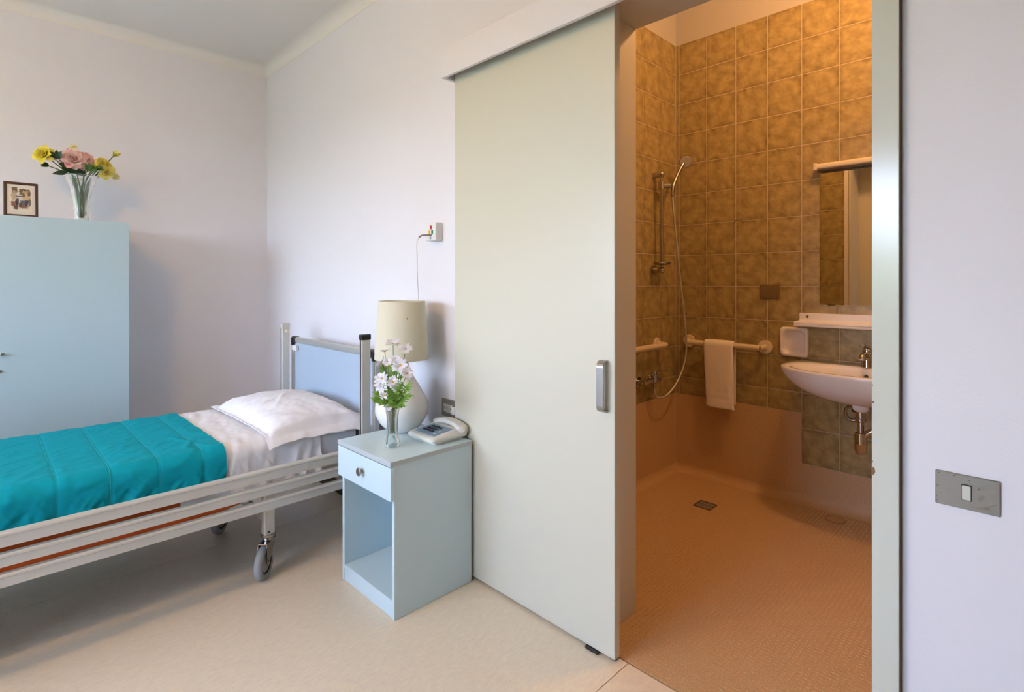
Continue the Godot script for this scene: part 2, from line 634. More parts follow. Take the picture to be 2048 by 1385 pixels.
var tile_cache := {}
func lay_tiles(wall: Node3D, rng: RandomNumberGenerator, origin: Vector3, along: Vector3, cols: Array, rows: Array, normal: Vector3, skip: Callable) -> void:
	var gap := 0.0030
	for i in cols.size() - 1:
		for j in rows.size() - 1:
			var u0: float = cols[i]
			var u1: float = cols[i + 1]
			var y1: float = rows[j]
			var y0: float = rows[j + 1]
			var mid := (u0 + u1) / 2
			var cut: float = skip.call(mid, y0, y1)
			if cut < 0:
				continue
			if cut > 0:
				y0 = cut
			var wd := absf(u1 - u0) - gap
			var ht := y1 - y0 - gap
			if wd < 0.004:
				continue
			var key := "%.3f %.3f" % [wd, ht]
			if not tile_cache.has(key):
				tile_cache[key] = tile_mesh(wd, ht, clampf(ht / 0.196, 0.2, 1.0))
			var bs := Basis(Vector3.UP.cross(normal), Vector3.UP, normal)
			var p := origin + along * mid
			p.y = (y0 + y1) / 2
			if ht > 0.18 and wd > 0.17 and rng.randf() < 0.5:
				bs = bs * Basis(Vector3(0, 0, 1), PI)
			bs = bs * Basis(Vector3(1, 0, 0), rng.randf_range(-0.004, 0.004)) * Basis(Vector3(0, 1, 0), rng.randf_range(-0.004, 0.004))
			put_mesh(wall, "tile", tile_cache[key], M.tiles[rng.randi() % 8], Transform3D(bs, p))

func build_bathroom_shell() -> void:
	var rng := RandomNumberGenerator.new()
	rng.seed = 77
	var rows := []
	for k in 14:
		rows.append(2.82 - 0.2 * k)
	var g := 0.0022
	# back wall
	var w := mb()
	box(w, Vector3(BATH_L - 0.12, -0.12, BATH_B - 0.15), Vector3(BATH_R + 0.12, 3.45, BATH_B - g))
	var back := struct("wall_bathroom_back", "brown tiled bathroom wall behind washbasin and towel", "wall", w, M.plaster)
	var gr := mb()
	box(gr, Vector3(BATH_L, 0.1, BATH_B - g), Vector3(BATH_R, 2.819, BATH_B - 0.0011))
	part(back, "grout", gr, M.grout)
	var cols := [BATH_L, -1.745]
	var x := -1.556
	while x < BATH_R:
		cols.append(x)
		x += 0.1863
	cols.append(BATH_R)
	lay_tiles(back, rng, Vector3(0, 0, BATH_B - 0.0016), Vector3.RIGHT, cols, rows, Vector3(0, 0, 1), func(m, y0, y1):
		if m < -0.998:
			if y1 < 0.6:
				return -1.0
			if y0 < 0.5:
				return 0.505
			return 0.0
		return -1.0 if y1 < 0.3 else 0.0)
	# left wall
	w = mb()
	box(w, Vector3(BATH_L - 0.12, -0.12, BATH_B - 0.15), Vector3(BATH_L - g, 3.45, -WALL_T))
	var left := struct("wall_bathroom_left", "brown tiled shower wall carrying the slide bar", "wall", w, M.plaster)
	gr = mb()
	box(gr, Vector3(BATH_L - g, 0.1, BATH_B), Vector3(BATH_L - 0.0011, 2.819, -WALL_T))
	part(left, "grout", gr, M.grout)
	cols = [BATH_B]
	x = -1.783
	for k in 8:
		cols.append(x)
		x += 0.2005
	cols.append(-WALL_T)
	lay_tiles(left, rng, Vector3(BATH_L - 0.0016, 0, 0), Vector3(0, 0, 1), cols, rows, Vector3(1, 0, 0), func(m, y0, y1):
		if y1 < 0.6:
			return -1.0
		return 0.505 if y0 < 0.5 else 0.0)
	# inner side of the wall with the door (seen in the mirror)
	gr = mb()
	box(gr, Vector3(BATH_L, 0.1, -WALL_T - 0.010), Vector3(OPEN_L - 0.03, 2.819, -WALL_T - 0.0089))
	var inner := struct("wall_bathroom_front", "brown tiled wall beside the doorway, seen in mirror", "wall", gr, M.grout)
	cols = [BATH_L]
	x = -1.70
	while x < OPEN_L - 0.06:
		cols.append(x)
		x += 0.1863
	cols.append(OPEN_L - 0.03)
	lay_tiles(inner, rng, Vector3(0, 0, -WALL_T - 0.0094), Vector3.RIGHT, cols, rows, Vector3(0, 0, -1), func(m, y0, y1):
		if y1 < 0.6:
			return -1.0
		return 0.505 if y0 < 0.5 else 0.0)
	w = mb()
	box(w, Vector3(BATH_R, -0.12, BATH_B), Vector3(BATH_R + 0.12, 3.45, -WALL_T))
	struct("wall_bathroom_right", "plain bathroom wall at the right, hidden by the frame", "wall", w, M.plaster)
	w = mb()
	box(w, Vector3(BATH_L, 3.30, BATH_B), Vector3(BATH_R, 3.45, -WALL_T))
	struct("ceiling_bathroom", "white bathroom ceiling above the tiles", "ceiling", w, M.plaster)
	# floor with raised studs
	w = mb()
	box(w, Vector3(BATH_L - 0.1, -0.12, BATH_B - 0.1), Vector3(BATH_R + 0.1, -0.0005, -0.0015))
	var fl := struct("floor_bathroom", "orange tan studded vinyl floor of the wet room", "floor", w, M.vinyl)
	var stud := mb()
	lathe_hard(stud, [Vector2(0.0050, 0.0), Vector2(0.0047, 0.0011), Vector2(0.0, 0.0013)], Vector3.ZERO, 10)
	stud.generate_normals()
	var mm := MultiMesh.new()
	mm.transform_format = MultiMesh.TRANSFORM_3D
	mm.mesh = stud.commit()
	var spots := []
	var pitch := 0.0180
	var zi := 0
	var z := -0.012
	while z > BATH_B + 0.05:
		var xx := BATH_L + 0.05
		while xx < BATH_R - 0.02:
			if z < -WALL_T or (xx > OPEN_L + 0.02 and xx < OPEN_R - 0.02):
				spots.append(Vector3(xx, -0.0006, z))
			xx += pitch
		z -= pitch
		zi += 1
	mm.instance_count = spots.size()
	for i in spots.size():
		mm.set_instance_transform(i, Transform3D(Basis.IDENTITY, spots[i]))
	var mi := MultiMeshInstance3D.new()
	mi.multimesh = mm
	mi.material_override = M.vinyl
	mi.name = "stud"
	mi.set_meta("kind", "stuff")
	fl.add_child(mi)
	# vinyl turned up the walls, with a hollow curve at the bottom
	var r := 0.055
	var curve := func(h: float) -> Array:
		var p := [Vector2(0.0, h), Vector2(0.0025, h), Vector2(0.0025, r)]
		for k in range(1, 9):
			var a := PI / 2 * k / 8.0
			p.append(Vector2(0.0025 + r - r * cos(a), r - r * sin(a) + 0.0003))
		return p
	var runs := [
		["baseboard_bathroom_back", "orange tan vinyl turned up the shower wall", Vector3(BATH_L, 0, BATH_B), Vector3(-0.998, 0, BATH_B), Vector3(0, 0, 1), 0.505],
		["baseboard_bathroom_back", "low tan vinyl upstand under the washbasin", Vector3(-0.998, 0, BATH_B), Vector3(BATH_R, 0, BATH_B), Vector3(0, 0, 1), 0.22],
		["baseboard_bathroom_left", "orange tan vinyl turned up the wall below the mixer", Vector3(BATH_L, 0, BATH_B), Vector3(BATH_L, 0, -WALL_T), Vector3(1, 0, 0), 0.505]]
	for q in runs:
		var st := mb()
		var rws := []
		for p in curve.call(q[5]):
			rws.append([q[2] + q[4] * p.x + Vector3.UP * p.y, q[3] + q[4] * p.x + Vector3.UP * p.y])
		flat(st)
		grid(st, [rws[0], rws[1]], false, q[4].z > 0)
		smooth(st)
		grid(st, rws.slice(1), false, q[4].z > 0)
		if q[0] == "baseboard_bathroom_back":
			flat(st)
			var e: Vector3 = q[3] if q[5] > 0.3 else q[2]
			poly(st, [e + Vector3(0, 0.22, 0), e + Vector3(0, 0.505, 0), e + Vector3(0, 0.505, 0.0025), e + Vector3(0, 0.22, 0.0025)], Vector3.RIGHT)
		struct(numbered(q[0]), q[1], "upstand", st, M.vinyl)

# ---------------------------------------------------------------- window wall and garden (behind the camera)
func build_window_and_garden() -> void:
	var z := ROOM_F
	# [left, right, sill, head, lights, name, label]
	var wins := [
		[-3.85, -2.00, 0.98, 2.24, 2, "window_1", "white two-light window opposite the bed"],
		[-1.75, -0.72, 0.94, 2.34, 2, "window_2", "tall white window opposite the sliding door"]]
	var w := mb()
	var xs := [ROOM_L, wins[0][0], wins[0][1], wins[1][0], wins[1][1], -0.40]
	for k in 3:
		box(w, Vector3(xs[2 * k], -0.12, z), Vector3(xs[2 * k + 1], 3.45, z + 0.2))
	for q in wins:
		box(w, Vector3(q[0], -0.12, z), Vector3(q[1], q[2], z + 0.2))
		box(w, Vector3(q[0], q[3], z), Vector3(q[1], 3.45, z + 0.2))
	struct("wall_front", "pale bedroom wall with the windows, behind the viewer", "wall", w, M.wall)
	for q in wins:
		var x0: float = q[0]
		var x1: float = q[1]
		var y0: float = q[2]
		var y1: float = q[3]
		var n: int = q[4]
		var f := mb()
		box(f, Vector3(x0, y0, z + 0.06), Vector3(x1, y0 + 0.05, z + 0.12), 0.004)
		box(f, Vector3(x0, y1 - 0.05, z + 0.06), Vector3(x1, y1, z + 0.12), 0.004)
		for k in n + 1:
			var x := lerpf(x0, x1 - 0.05, float(k) / n)
			box(f, Vector3(x, y0 + 0.05, z + 0.06), Vector3(x + 0.05, y1 - 0.05, z + 0.12), 0.004)
		var win := struct(q[5], q[6], "window", f, M.white_plastic)
		for k in n:
			var xa := lerpf(x0, x1 - 0.05, float(k) / n) + 0.05
			var xb := lerpf(x0, x1 - 0.05, float(k + 1) / n)
			var p := mb()
			poly(p, [Vector3(xa, y0 + 0.05, z + 0.09), Vector3(xb, y0 + 0.05, z + 0.09), Vector3(xb, y1 - 0.05, z + 0.09), Vector3(xa, y1 - 0.05, z + 0.09)], Vector3(0, 0, -1))
			part(win, "pane", p, M.pane)
		var s := mb()
		box(s, Vector3(x0 - 0.04, y0 - 0.03, z - 0.10), Vector3(x1 + 0.04, y0, z + 0.06), 0.006)
		part(win, "window_sill", s, M.white_plastic)
	# garden
	var g := mb()
	box(g, Vector3(-40, -0.35, z + 0.22), Vector3(36, -0.25, z + 60))
	struct("ground", "green lawn outside the window", "lawn", g, M.lawn)
	var nn := noise(71, 1.3, 3)
	# [x, distance, radius, height of the crown's middle, label]
	for q in [
		[-9.5, 12.0, 0.55, 0.50, "low green bush at the far left of the lawn"],
		[-6.2, 13.5, 0.60, 0.55, "low green bush left of the garden tree"],
		[-3.6, 11.0, 1.15, 1.70, "round-crowned small tree in the middle of the lawn"],
		[-1.5, 12.5, 0.60, 0.55, "low green bush right of the garden tree"],
		[1.6, 13.0, 0.55, 0.50, "low green bush in front of the window's right end"],
		[4.8, 12.0, 0.60, 0.55, "low green bush at the far right of the lawn"]]:
		var at := Vector3(q[0], -0.25, z + q[1])
		var rad: float = q[2]
		var t := thing("garden_bush" if q[3] < 1.0 else "garden_tree", q[4], "bush" if q[3] < 1.0 else "tree", at)
		var st := mb()
		smooth(st)
		var rws := []
		for i in 13:
			var ring := []
			var a := PI * i / 12.0
			for j in 24:
				var b := TAU * j / 24.0
				var d := Vector3(sin(a) * cos(b), -cos(a), sin(a) * sin(b))
				var rr := rad * (1.0 + 0.22 * nn.get_noise_3dv(d * 1.5 + at))
				ring.append(Vector3(0, q[3], 0) + d * rr * Vector3(1, 0.92, 1))
			rws.append(ring)
		grid(st, rws, true, true)
		part(t, "foliage", st, M.bush)
		st = mb()
		rod(st, Vector3(0, 0, 0), Vector3(0, q[3], 0), 0.06, 10)
		part(t, "trunk", st, M.bark)

# a glass globe with its bulb, hung on a rose
func globe_lamp(called: String, label: String, at: Vector3, drop: float, r: float, tint: Color, energy: float) -> void:
	var l := thing(called, label, "lamp", at)
	var st := mb()
	rod(st, Vector3(0, -0.02, 0), Vector3(0, 0, 0), 0.055, 24)
	part(l, "ceiling_rose", st, M.white_plastic)
	if drop > 0.03:
		st = mb()
		rod(st, Vector3(0, -drop - 0.01, 0), Vector3(0, -0.015, 0), 0.008, 12)
		part(l, "lamp_rod", st, M.white_plastic)
	st = mb()
	var prof := []
	for k in 13:
		var a := PI * k / 12.0
		prof.append(Vector2(r * sin(a), -drop - r - r * cos(a)))
	lathe(st, prof, Vector3.ZERO, 32)
	var glow := mat(lin(0.9, 0.85, 0.7), 0.5)
	glow.emission_enabled = true
	glow.emission = tint
	glow.emission_energy_multiplier = energy * 2.0
	part(l, "lamp_globe", st, glow)
	var om := OmniLight3D.new()
	om.name = "bulb"
	om.light_color = tint
	om.light_energy = energy
	om.light_size = r * 0.95
	om.omni_range = 14.0
	om.omni_attenuation = 2.0
	om.shadow_enabled = true
	om.position = Vector3(0, -drop - r, 0)
	l.add_child(om)

# ---------------------------------------------------------------- sliding door and frame
func build_sliding_door() -> void:
	# lining of the opening
	var st := mb()
	box(st, Vector3(OPEN_L, 0, -WALL_T - 0.008), Vector3(OPEN_L + 0.012, OPEN_H, 0.0), 0.0015)
	struct("trim_2", "cream painted lining at the left of the doorway", "door lining", st, M.door_edge)
	st = mb()
	box(st, Vector3(OPEN_L + 0.012, OPEN_H - 0.012, -WALL_T - 0.008), Vector3(OPEN_R, OPEN_H, 0.0), 0.0015)
	struct("trim_3", "cream painted lining over the doorway", "door lining", st, M.door_edge)
	# glossy frame at the right of the doorway, with chipped paint
	st = mb()
	box(st, Vector3(OPEN_R, 0, -WALL_T - 0.008), Vector3(OPEN_R + 0.012, OPEN_H, 0.0), 0.001)
	box(st, Vector3(OPEN_R, 0, 0.0), Vector3(OPEN_R + 0.0515, 2.30, 0.022), 0.0006)
	var jamb := struct("trim_4", "glossy pale green door post with chipped paint", "door post", st, M.frame_paint)
	for q in [[0.997, 0.0055, 0.005], [0.836, 0.0070, 0.017], [0.858, 0.0028, 0.003], [1.036, 0.0022, 0.006]]:
		st = mb()
		prism(st, [Vector2(0.0004, -q[2] * 0.5), Vector2(q[1] * 0.5, -q[2] * 0.62), Vector2(q[1], -q[2] * 0.15), Vector2(q[1] * 0.8, q[2] * 0.42), Vector2(0.0004, q[2] * 0.5)], Vector3(OPEN_R, q[0] - 0.03, 0.0185), Vector3.RIGHT, Vector3.UP, Vector3(0, 0, 0.0037))
		var ch := part(jamb, "paint_chip", st, M.chip)
		ch.set_meta("label", "bare brown chip in the paint")
	# dark strip painted in for the shaded side of the frame
	st = mb()
	box(st, Vector3(OPEN_R + 0.0515, 0, 0.0), Vector3(OPEN_R + 0.0545, 2.30, 0.004))
	part(jamb, "side_shade", st, M.side_shade)
	# pelmet
	var pl := thing("door_pelmet", "white painted pelmet board above the sliding door", "pelmet", Vector3(-1.05, 2.128, 0))
	var x0 := -1.862 + 1.05
	var x1 := -0.20 + 1.05
	st = mb()
	box(st, Vector3(x0, 0.0, 0.078), Vector3(x1, 0.125, 0.094), 0.0015)
	part(pl, "front_board", st, M.wall)
	st = mb()
	box(st, Vector3(x0, 0.0, 0.0), Vector3(x0 + 0.016, 0.125, 0.078), 0.0015)
	part(pl, "end_board", st, M.wall)
	st = mb()
	box(st, Vector3(x0 + 0.016, 0.11, 0.0), Vector3(x1, 0.125, 0.078), 0.001)
	part(pl, "top_board", st, M.wall)
	st = mb()
	box(st, Vector3(x0 + 0.03, 0.065, 0.006), Vector3(x1, 0.108, 0.040), 0.002)
	part(pl, "track", st, M.dull_chrome)
	# panel
	var d := thing("sliding_door", "pale greenish cream sliding door, half open", "door", Vector3(-1.42, 0.012, 0.025))
	st = mb()
	box(st, Vector3(-0.414, 0, -0.015), Vector3(0.415, 2.172, 0.0145), 0.0015)
	part(d, "panel", st, M.door)
	st = mb()
	box(st, Vector3(0.415, 0, -0.015), Vector3(0.4155, 2.172, 0.0130))
	part(d, "edge_band", st, M.door_edge)
	for sd in [1, -1]:
		var hd := mb()
		var path := []
		var pr := []
		var hx := 0.377
		var zf: float = 0.0145 if sd > 0 else -0.015
		var rr := 0.022
		var y0 := 0.806
		var y1 := 0.977
		# D-shaped flat strap: outline in the y-z plane, pushed along x
		var out := []
		var inn := []
		for k in 7:
			var a := PI / 2 * k / 6.0
			out.append(Vector2(y0 + rr - rr * cos(a), 0.008 + rr * sin(a)))
		for k in 7:
			var a := PI / 2 * k / 6.0
			out.append(Vector2(y1 - rr + rr * sin(a), 0.008 + rr * cos(a)))
		out.push_front(Vector2(y0, 0))
		out.append(Vector2(y1, 0))
		for k in range(out.size() - 1, -1, -1):
			var p: Vector2 = out[k]
			inn.append(Vector2(clampf(p.x, y0 + 0.0055, y1 - 0.0055), maxf(0, p.y - 0.0050)))
		prism(hd, out + inn, Vector3(hx - 0.0135, 0, zf), Vector3.UP, Vector3(0, 0, sd), Vector3(0.027, 0, 0))
		part(d, "handle", hd, M.nickel)
	var gd := thing("door_floor_guide", "small black floor guide under the sliding door", "door guide", Vector3(-1.095, 0, 0.035))
	st = mb()
	box(st, Vector3(-0.026, 0, -0.034), Vector3(0.026, 0.010, 0.012), 0.002)
	part(gd, "block", st, M.black)
	st = mb()
	box(st, Vector3(0.055, 0, -0.030), Vector3(0.085, 0.009, -0.008), 0.002)
	part(gd, "stop", st, M.black)

# ---------------------------------------------------------------- bed
const BED_X := -2.77
const BED_HW := 0.40
const BED_TOP := 0.563

# point and outward normal on the mattress outline at arc length s from the near top corner; s < 0 hangs down the near side
func bed_outline(s: float, off: float) -> Array:
	var r := 0.034
	var arc := PI / 2 * r
	var top := 2 * BED_HW - 2 * r
	var near := BED_X + BED_HW
	var n := Vector3.ZERO
	var p := Vector3.ZERO
	if s < 0:
		n = Vector3(1, 0, 0)
		p = Vector3(near, BED_TOP - r + s, 0)
	elif s < arc:
		var a := s / r
		n = Vector3(cos(a), sin(a), 0)
		p = Vector3(near - r, BED_TOP - r, 0) + n * r
	elif s < arc + top:
		n = Vector3(0, 1, 0)
		p = Vector3(near - r - (s - arc), BED_TOP, 0)
	elif s < 2 * arc + top:
		var a := (s - arc - top) / r
		n = Vector3(-sin(a), cos(a), 0)
		p = Vector3(BED_X - BED_HW + r, BED_TOP - r, 0) + n * r
	else:
		n = Vector3(-1, 0, 0)
		p = Vector3(BED_X - BED_HW, BED_TOP - r - (s - 2 * arc - top), 0)
	return [p + n * off, n]

func cloth(st: SurfaceTool, off: float, z0: float, z1: float, dz: float, near_y: Callable, far_y: float, bump: Callable, thick := 0.003, ds := 0.011) -> void:
	smooth(st)
	var r := 0.034
	var nz := int(ceil((z1 - z0) / dz))
	var far_s := PI * r + 2 * BED_HW - 2 * r + (BED_TOP - r - far_y)
	var ns := int(ceil((far_s + 0.2) / ds))
	var outer := []
	var inner := []
	for i in nz + 1:
		var z := lerpf(z0, z1, float(i) / nz)
		var s0: float = near_y.call(z) - (BED_TOP - r)
		var ro := []
		var ri := []
		for j in ns + 1:
			var s := lerpf(s0, far_s, float(j) / ns)
			var q := bed_outline(s, off)
			var b: Vector2 = bump.call(s, z)     # x: outwards, y: shift along the bed
			ro.append(q[0] + q[1] * b.x + Vector3(0, 0, z + b.y))
			ri.append(q[0] + q[1] * (b.x - thick) + Vector3(0, 0, z + b.y))
		outer.append(ro)
		inner.append(ri)
	grid(st, outer, false, true)
	grid(st, inner, false, false)
	var e1 := []
	var e2 := []
	for i in nz + 1:
		e1.append([outer[i][0], inner[i][0]])
		e2.append([inner[i][ns], outer[i][ns]])
	st.set_smooth_group(3)
	grid(st, e1, false, true)
	grid(st, e2, false, true)
	st.set_smooth_group(4)
	grid(st, [inner[0], outer[0]], false, true)
	grid(st, [outer[nz], inner[nz]], false, true)

func build_bed() -> void:
	var b := thing("hospital_bed", "cream metal hospital bed with low side rails on castors", "bed", Vector3(BED_X, 0, 1.2))
	var o := Vector3(BED_X, 0, 1.2)
	var near := -2.27 - o.x
	var far := -3.25 - o.x
	var st: SurfaceTool
	# lying frame under the mattress
	st = mb()
	box(st, Vector3(-0.39, 0.36, -0.98), Vector3(-0.35, 0.41, 0.92), 0.004)
	box(st, Vector3(0.35, 0.36, -0.98), Vector3(0.39, 0.41, 0.92), 0.004)
	for k in 6:
		var z := lerpf(-0.95, 0.88, k / 5.0)
		box(st, Vector3(-0.35, 0.375, z - 0.02), Vector3(0.35, 0.41, z + 0.02), 0.003)
	part(b, "lying_frame", st, M.bed_paint)
	st = mb()
	box(st, Vector3(-0.30, 0.21, -0.30), Vector3(0.20, 0.355, 0.92), 0.006)  # added hidden block that keeps window light off the floor below
	part(b, "added_shade_block", st, M.hub)
	# side rails: three bars on each side, hung on posts
	for sd in [near, far]:
		for y in [[0.435, 0.480], [0.374, 0.414], [0.312, 0.352]]:
			st = mb()
			flat(st)
			var h: float = y[1] - y[0]
			# rounded top lip on a flat strip
			var outl := [Vector2(-0.010, 0.0), Vector2(0.010, 0.0), Vector2(0.010, h - 0.013), Vector2(0.0135, h - 0.010), Vector2(0.0135, h - 0.004), Vector2(0.010, h), Vector2(-0.010, h), Vector2(-0.0135, h - 0.004), Vector2(-0.0135, h - 0.010), Vector2(-0.010, h - 0.013)]
			prism(st, outl, Vector3(sd, y[0], -0.985), Vector3.RIGHT, Vector3.UP, Vector3(0, 0, 1.97))
			part(b, "side_rail", st, M.bed_paint)
	for q in [[near - 0.022, -0.985, true], [far + 0.022, -0.985, false], [near - 0.022, 0.93, true], [far + 0.022, 0.93, false]]:
		var p := Vector3(q[0], 0, q[1])
		st = mb()
		box(st, p + Vector3(-0.0125, 0.26, -0.024), p + Vector3(0.0125, 0.975, 0.022), 0.003)
		var post := part(b, "post", st, M.bed_paint)
		st = mb()
		box(st, p + Vector3(-0.006, 0.27, 0.0215), p + Vector3(0.006, 0.974, 0.0225))
		part(post, "slot", st, M.dark)
		st = mb()
		box(st, p + Vector3(-0.0145, 0.972, -0.026), p + Vector3(0.0145, 0.999, 0.024), 0.003)
		part(post, "cap", st, M.black if q[2] else M.bed_paint)
		if not q[2]:
			st = mb()
			rod(st, p + Vector3(0.012, 0.955, 0.0), p + Vector3(0.024, 0.955, 0.0), 0.005, 12)
			rod(st, p + Vector3(0.022, 0.955, 0.0), p + Vector3(0.042, 0.955, 0.0), 0.010, 16)
			part(post, "knob", st, M.ivory)
	# head and foot boards
	for e in [[-1.05, 0.915], [0.985, 0.80]]:
		var z: float = e[0]
		var top: float = e[1]
		var xa := -3.262 - o.x
		var xb := -2.288 - o.x
		st = mb()
		flat(st)
		prism(st, round_rect(0.030, 0.036, 0.012), Vector3(xa + 0.045, top - 0.018, z), Vector3(0, 0, 1), Vector3(0, 1, 0), Vector3(xb - xa - 0.09, 0, 0))
		part(b, "board_bar", st, M.alu)
		for x in [xa + 0.016, xb - 0.016]:
			st = mb()
			prism(st, round_rect(0.032, 0.030, 0.010), Vector3(x, 0.28, z), Vector3(1, 0, 0), Vector3(0, 0, 1), Vector3(0, top - 0.05 - 0.28, 0))
			part(b, "board_upright", st, M.alu)
			st = mb()
			var dx := 0.05 if x < 0 else -0.05
			box(st, Vector3(x - 0.018, top - 0.058, z - 0.018), Vector3(x + 0.018, top + 0.002, z + 0.018), 0.009)
			box(st, Vector3(minf(x, x + dx) - 0.0, top - 0.040, z - 0.0175), Vector3(maxf(x, x + dx), top + 0.002, z + 0.0175), 0.008)
			part(b, "corner_cap", st, M.black)
		st = mb()
		box(st, Vector3(xa + 0.030, 0.33 if z < 0 else 0.13, z - 0.008), Vector3(xb - 0.030, top - 0.034, z + 0.008), 0.001)  # foot panel reaches lower, shaped to shade the floor under the bed
		part(b, "board_panel", st, M.head_panel)
	st = mb()
	box(st, Vector3(-3.262 - o.x + 0.048, 0.835, -1.040), Vector3(-3.262 - o.x + 0.10, 0.868, -1.020), 0.004)
	part(b, "card_clip", st, M.white_plastic)
	# legs, cross bars and castors
	for z in [-0.566, 0.60]:
		st = mb()
		box(st, Vector3(-0.165, 0.205, z - 0.006), Vector3(0.395, 0.245, z + 0.006), 0.002)
		part(b, "cross_bar", st, M.bed_paint)
		for x in [0.41, -0.165]:
			st = mb()
			box(st, Vector3(x - 0.019, 0.165, z - 0.022), Vector3(x + 0.019, 0.372, z + 0.022), 0.003)
			var leg := part(b, "leg", st, M.bed_paint)
			st = mb()
			rod(st, Vector3(x + 0.0185, 0.185, z + 0.004), Vector3(x + 0.0195, 0.185, z + 0.004), 0.005, 12)
			part(leg, "bolt_hole", st, M.dark)
			castor(b, Vector3(x, 0.165, z))

	# mattress with fitted sheet
	var mt := thing("mattress", "white sheeted mattress lying on the hospital bed", "mattress", Vector3(BED_X, 0.412, 1.2))
	st = mb()
	var rows := []
	smooth(st)
	for k in 25:
		var zz := 0.22 + 1.93 * k / 24.0
		var row := []
		for j in 41:
			var s := lerpf(-0.11, PI * 0.034 + 0.8 - 0.068 + 0.11, j / 40.0)
			row.append(bed_outline(s, 0.0)[0] + Vector3(0, 0, zz) - mt.position)
		rows.append(row)
	grid(st, rows, false, true)
	st.set_smooth_group(5)
	poly(st, rows[0], Vector3(0, 0, -1))
	poly(st, rows[24], Vector3(0, 0, 1))
	poly(st, [rows[0][0], rows[0][40], rows[24][40], rows[24][0]], Vector3.DOWN)
	part(mt, "cover", st, M.mattress)

	# rust coloured blanket hanging under the teal one
	var nf := noise(101, 3.0, 3)
	var nd := noise(102, 9.0, 2)
	var rb := thing("under_blanket", "rust orange blanket edge showing between the bed side rails", "blanket", Vector3(BED_X, 0.565, 1.4))
	st = mb()
	cloth(st, 0.005, 0.56, 2.12, 0.02, func(z): return 0.318 + 0.035 * clampf((0.82 - z) / 0.26, 0, 1) + 0.004 * nf.get_noise_1d(z * 2), 0.40, func(s, z):
		return Vector2(0.002 * nf.get_noise_2d(s, z * 2) if s < 0 else 0.0, 0), 0.003, 0.03)
	shift(part(rb, "cloth", st, M.rust), rb)

	# folded white top sheet
	var sh := thing("top_sheet", "white top sheet turned down between pillow and teal cover", "sheet", Vector3(BED_X, 0.568, 0.62))
	st = mb()
	cloth(st, 0.0095, 0.40, 0.96, 0.008, func(z): return 0.345 + 0.05 * clampf((0.45 - z) / 0.05, 0, 1) * 0.0 + 0.006 * nf.get_noise_1d(z * 3), 0.40, func(s, z):
		var hang := clampf(-s / 0.16, 0, 1) if s < 0 else 0.0
		var d := 0.004 * hang + 0.030 * (0.12 + hang) * nd.get_noise_2d(z * 1.9 + s * 0.5, s * 0.3) + 0.014 * hang * nd.get_noise_2d(z * 4.0 - s * 2.0, s * 1.2) + 0.0030 * nf.get_noise_2d(s * 3.2, z * 3.6)
		if z > 0.785:
			d = minf(d, -0.0015)
		var e := clampf((0.44 - z) / 0.05, 0, 1)
		d += 0.006 * hang * e
		return Vector2(maxf(d, -0.003), 0.018 * hang * nf.get_noise_1d(s * 4.0) * e), 0.003)
	shift(part(sh, "cloth", st, M.white_cloth), sh)

	# teal quilted cover
	var tc := thing("bedspread", "teal quilted bedspread hanging over the side of the bed", "bedspread", Vector3(BED_X, 0.575, 1.45))
	var folds := [[0.25, 0.86, 0.10, 0.92, 0.0055, 0.012], [0.06, 0.84, 0.30, 0.93, 0.004, 0.010], [0.30, 1.30, 0.10, 1.42, 0.003, 0.015], [0.52, 1.05, 0.20, 1.12, 0.0025, 0.014]]
	var fd := noise(103, 6.0, 3)
	st = mb()
	cloth(st, 0.0165, 0.800, 2.16, 0.0062, func(z): return 0.412 + 0.006 * nf.get_noise_1d(z * 2.3 + 9), 0.40, func(s, z):
		var hang := clampf(-s / 0.13, 0, 1.2) if s < 0.03 else 0.0
		var d: float = 0.0022 * nf.get_noise_2d(s * 1.8 + 5, z * 1.5)
		var q := fposmod(z - 0.880, 0.1490)
		q = minf(q, 0.149 - q)
		var puff := smoothstep(0.0, 0.035, q)
		d += 0.0014 * (puff - 1.0)
		if q < 0.0040:
			d -= 0.0026
		if hang > 0:
			var free := 0.30 + 0.70 * puff
			var r1 := 1.0 - minf(1.0, absf(fd.get_noise_2d(z * 1.3 + s * 1.1, s * 0.45 + 3.0)) * 2.4)
			var r2 := 1.0 - minf(1.0, absf(fd.get_noise_2d(z * 2.4 - s * 1.9 + 4.0, s * 0.9)) * 2.6)
			d += hang * (0.006 + 0.030 * free * fd.get_noise_2d(z * 0.9 + s * 0.5, s * 0.3))
			d += (0.2 + hang) * free * (0.0075 * r1 * r1 + 0.0055 * r2 * r2)
			d += hang * 0.010 * free * fd.get_noise_2d(z * 5.5 + s * 4.0, s * 3.0 + 7.0)
		else:
			var r3 := 1.0 - minf(1.0, absf(fd.get_noise_2d(z * 0.55 + s * 0.75, s * 0.35 - z * 0.25)) * 5.0)
			d += 0.0028 * r3 * r3 * puff
			if s < 0.14:
				d += 0.006 * (1.0 - s / 0.14) * fd.get_noise_2d(z * 1.4, s * 2.0)
		for f in folds:
			var a := Vector2(f[0], f[1])
			var c := Vector2(f[2], f[3])
			var p := Vector2(s, z)
			var t := clampf((p - a).dot(c - a) / (c - a).length_squared(), 0, 1)
			var dist := p.distance_to(a.lerp(c, t))
			d += f[4] * exp(-pow(dist / f[5], 2)) * (0.4 + 0.6 * t)
		return Vector2(maxf(d, -0.0040), 0.006 * nf.get_noise_1d(s * 2.0) * clampf((0.95 - z) / 0.1, 0, 1)), 0.0035, 0.0062)
	shift(part(tc, "cloth", st, M.teal), tc)
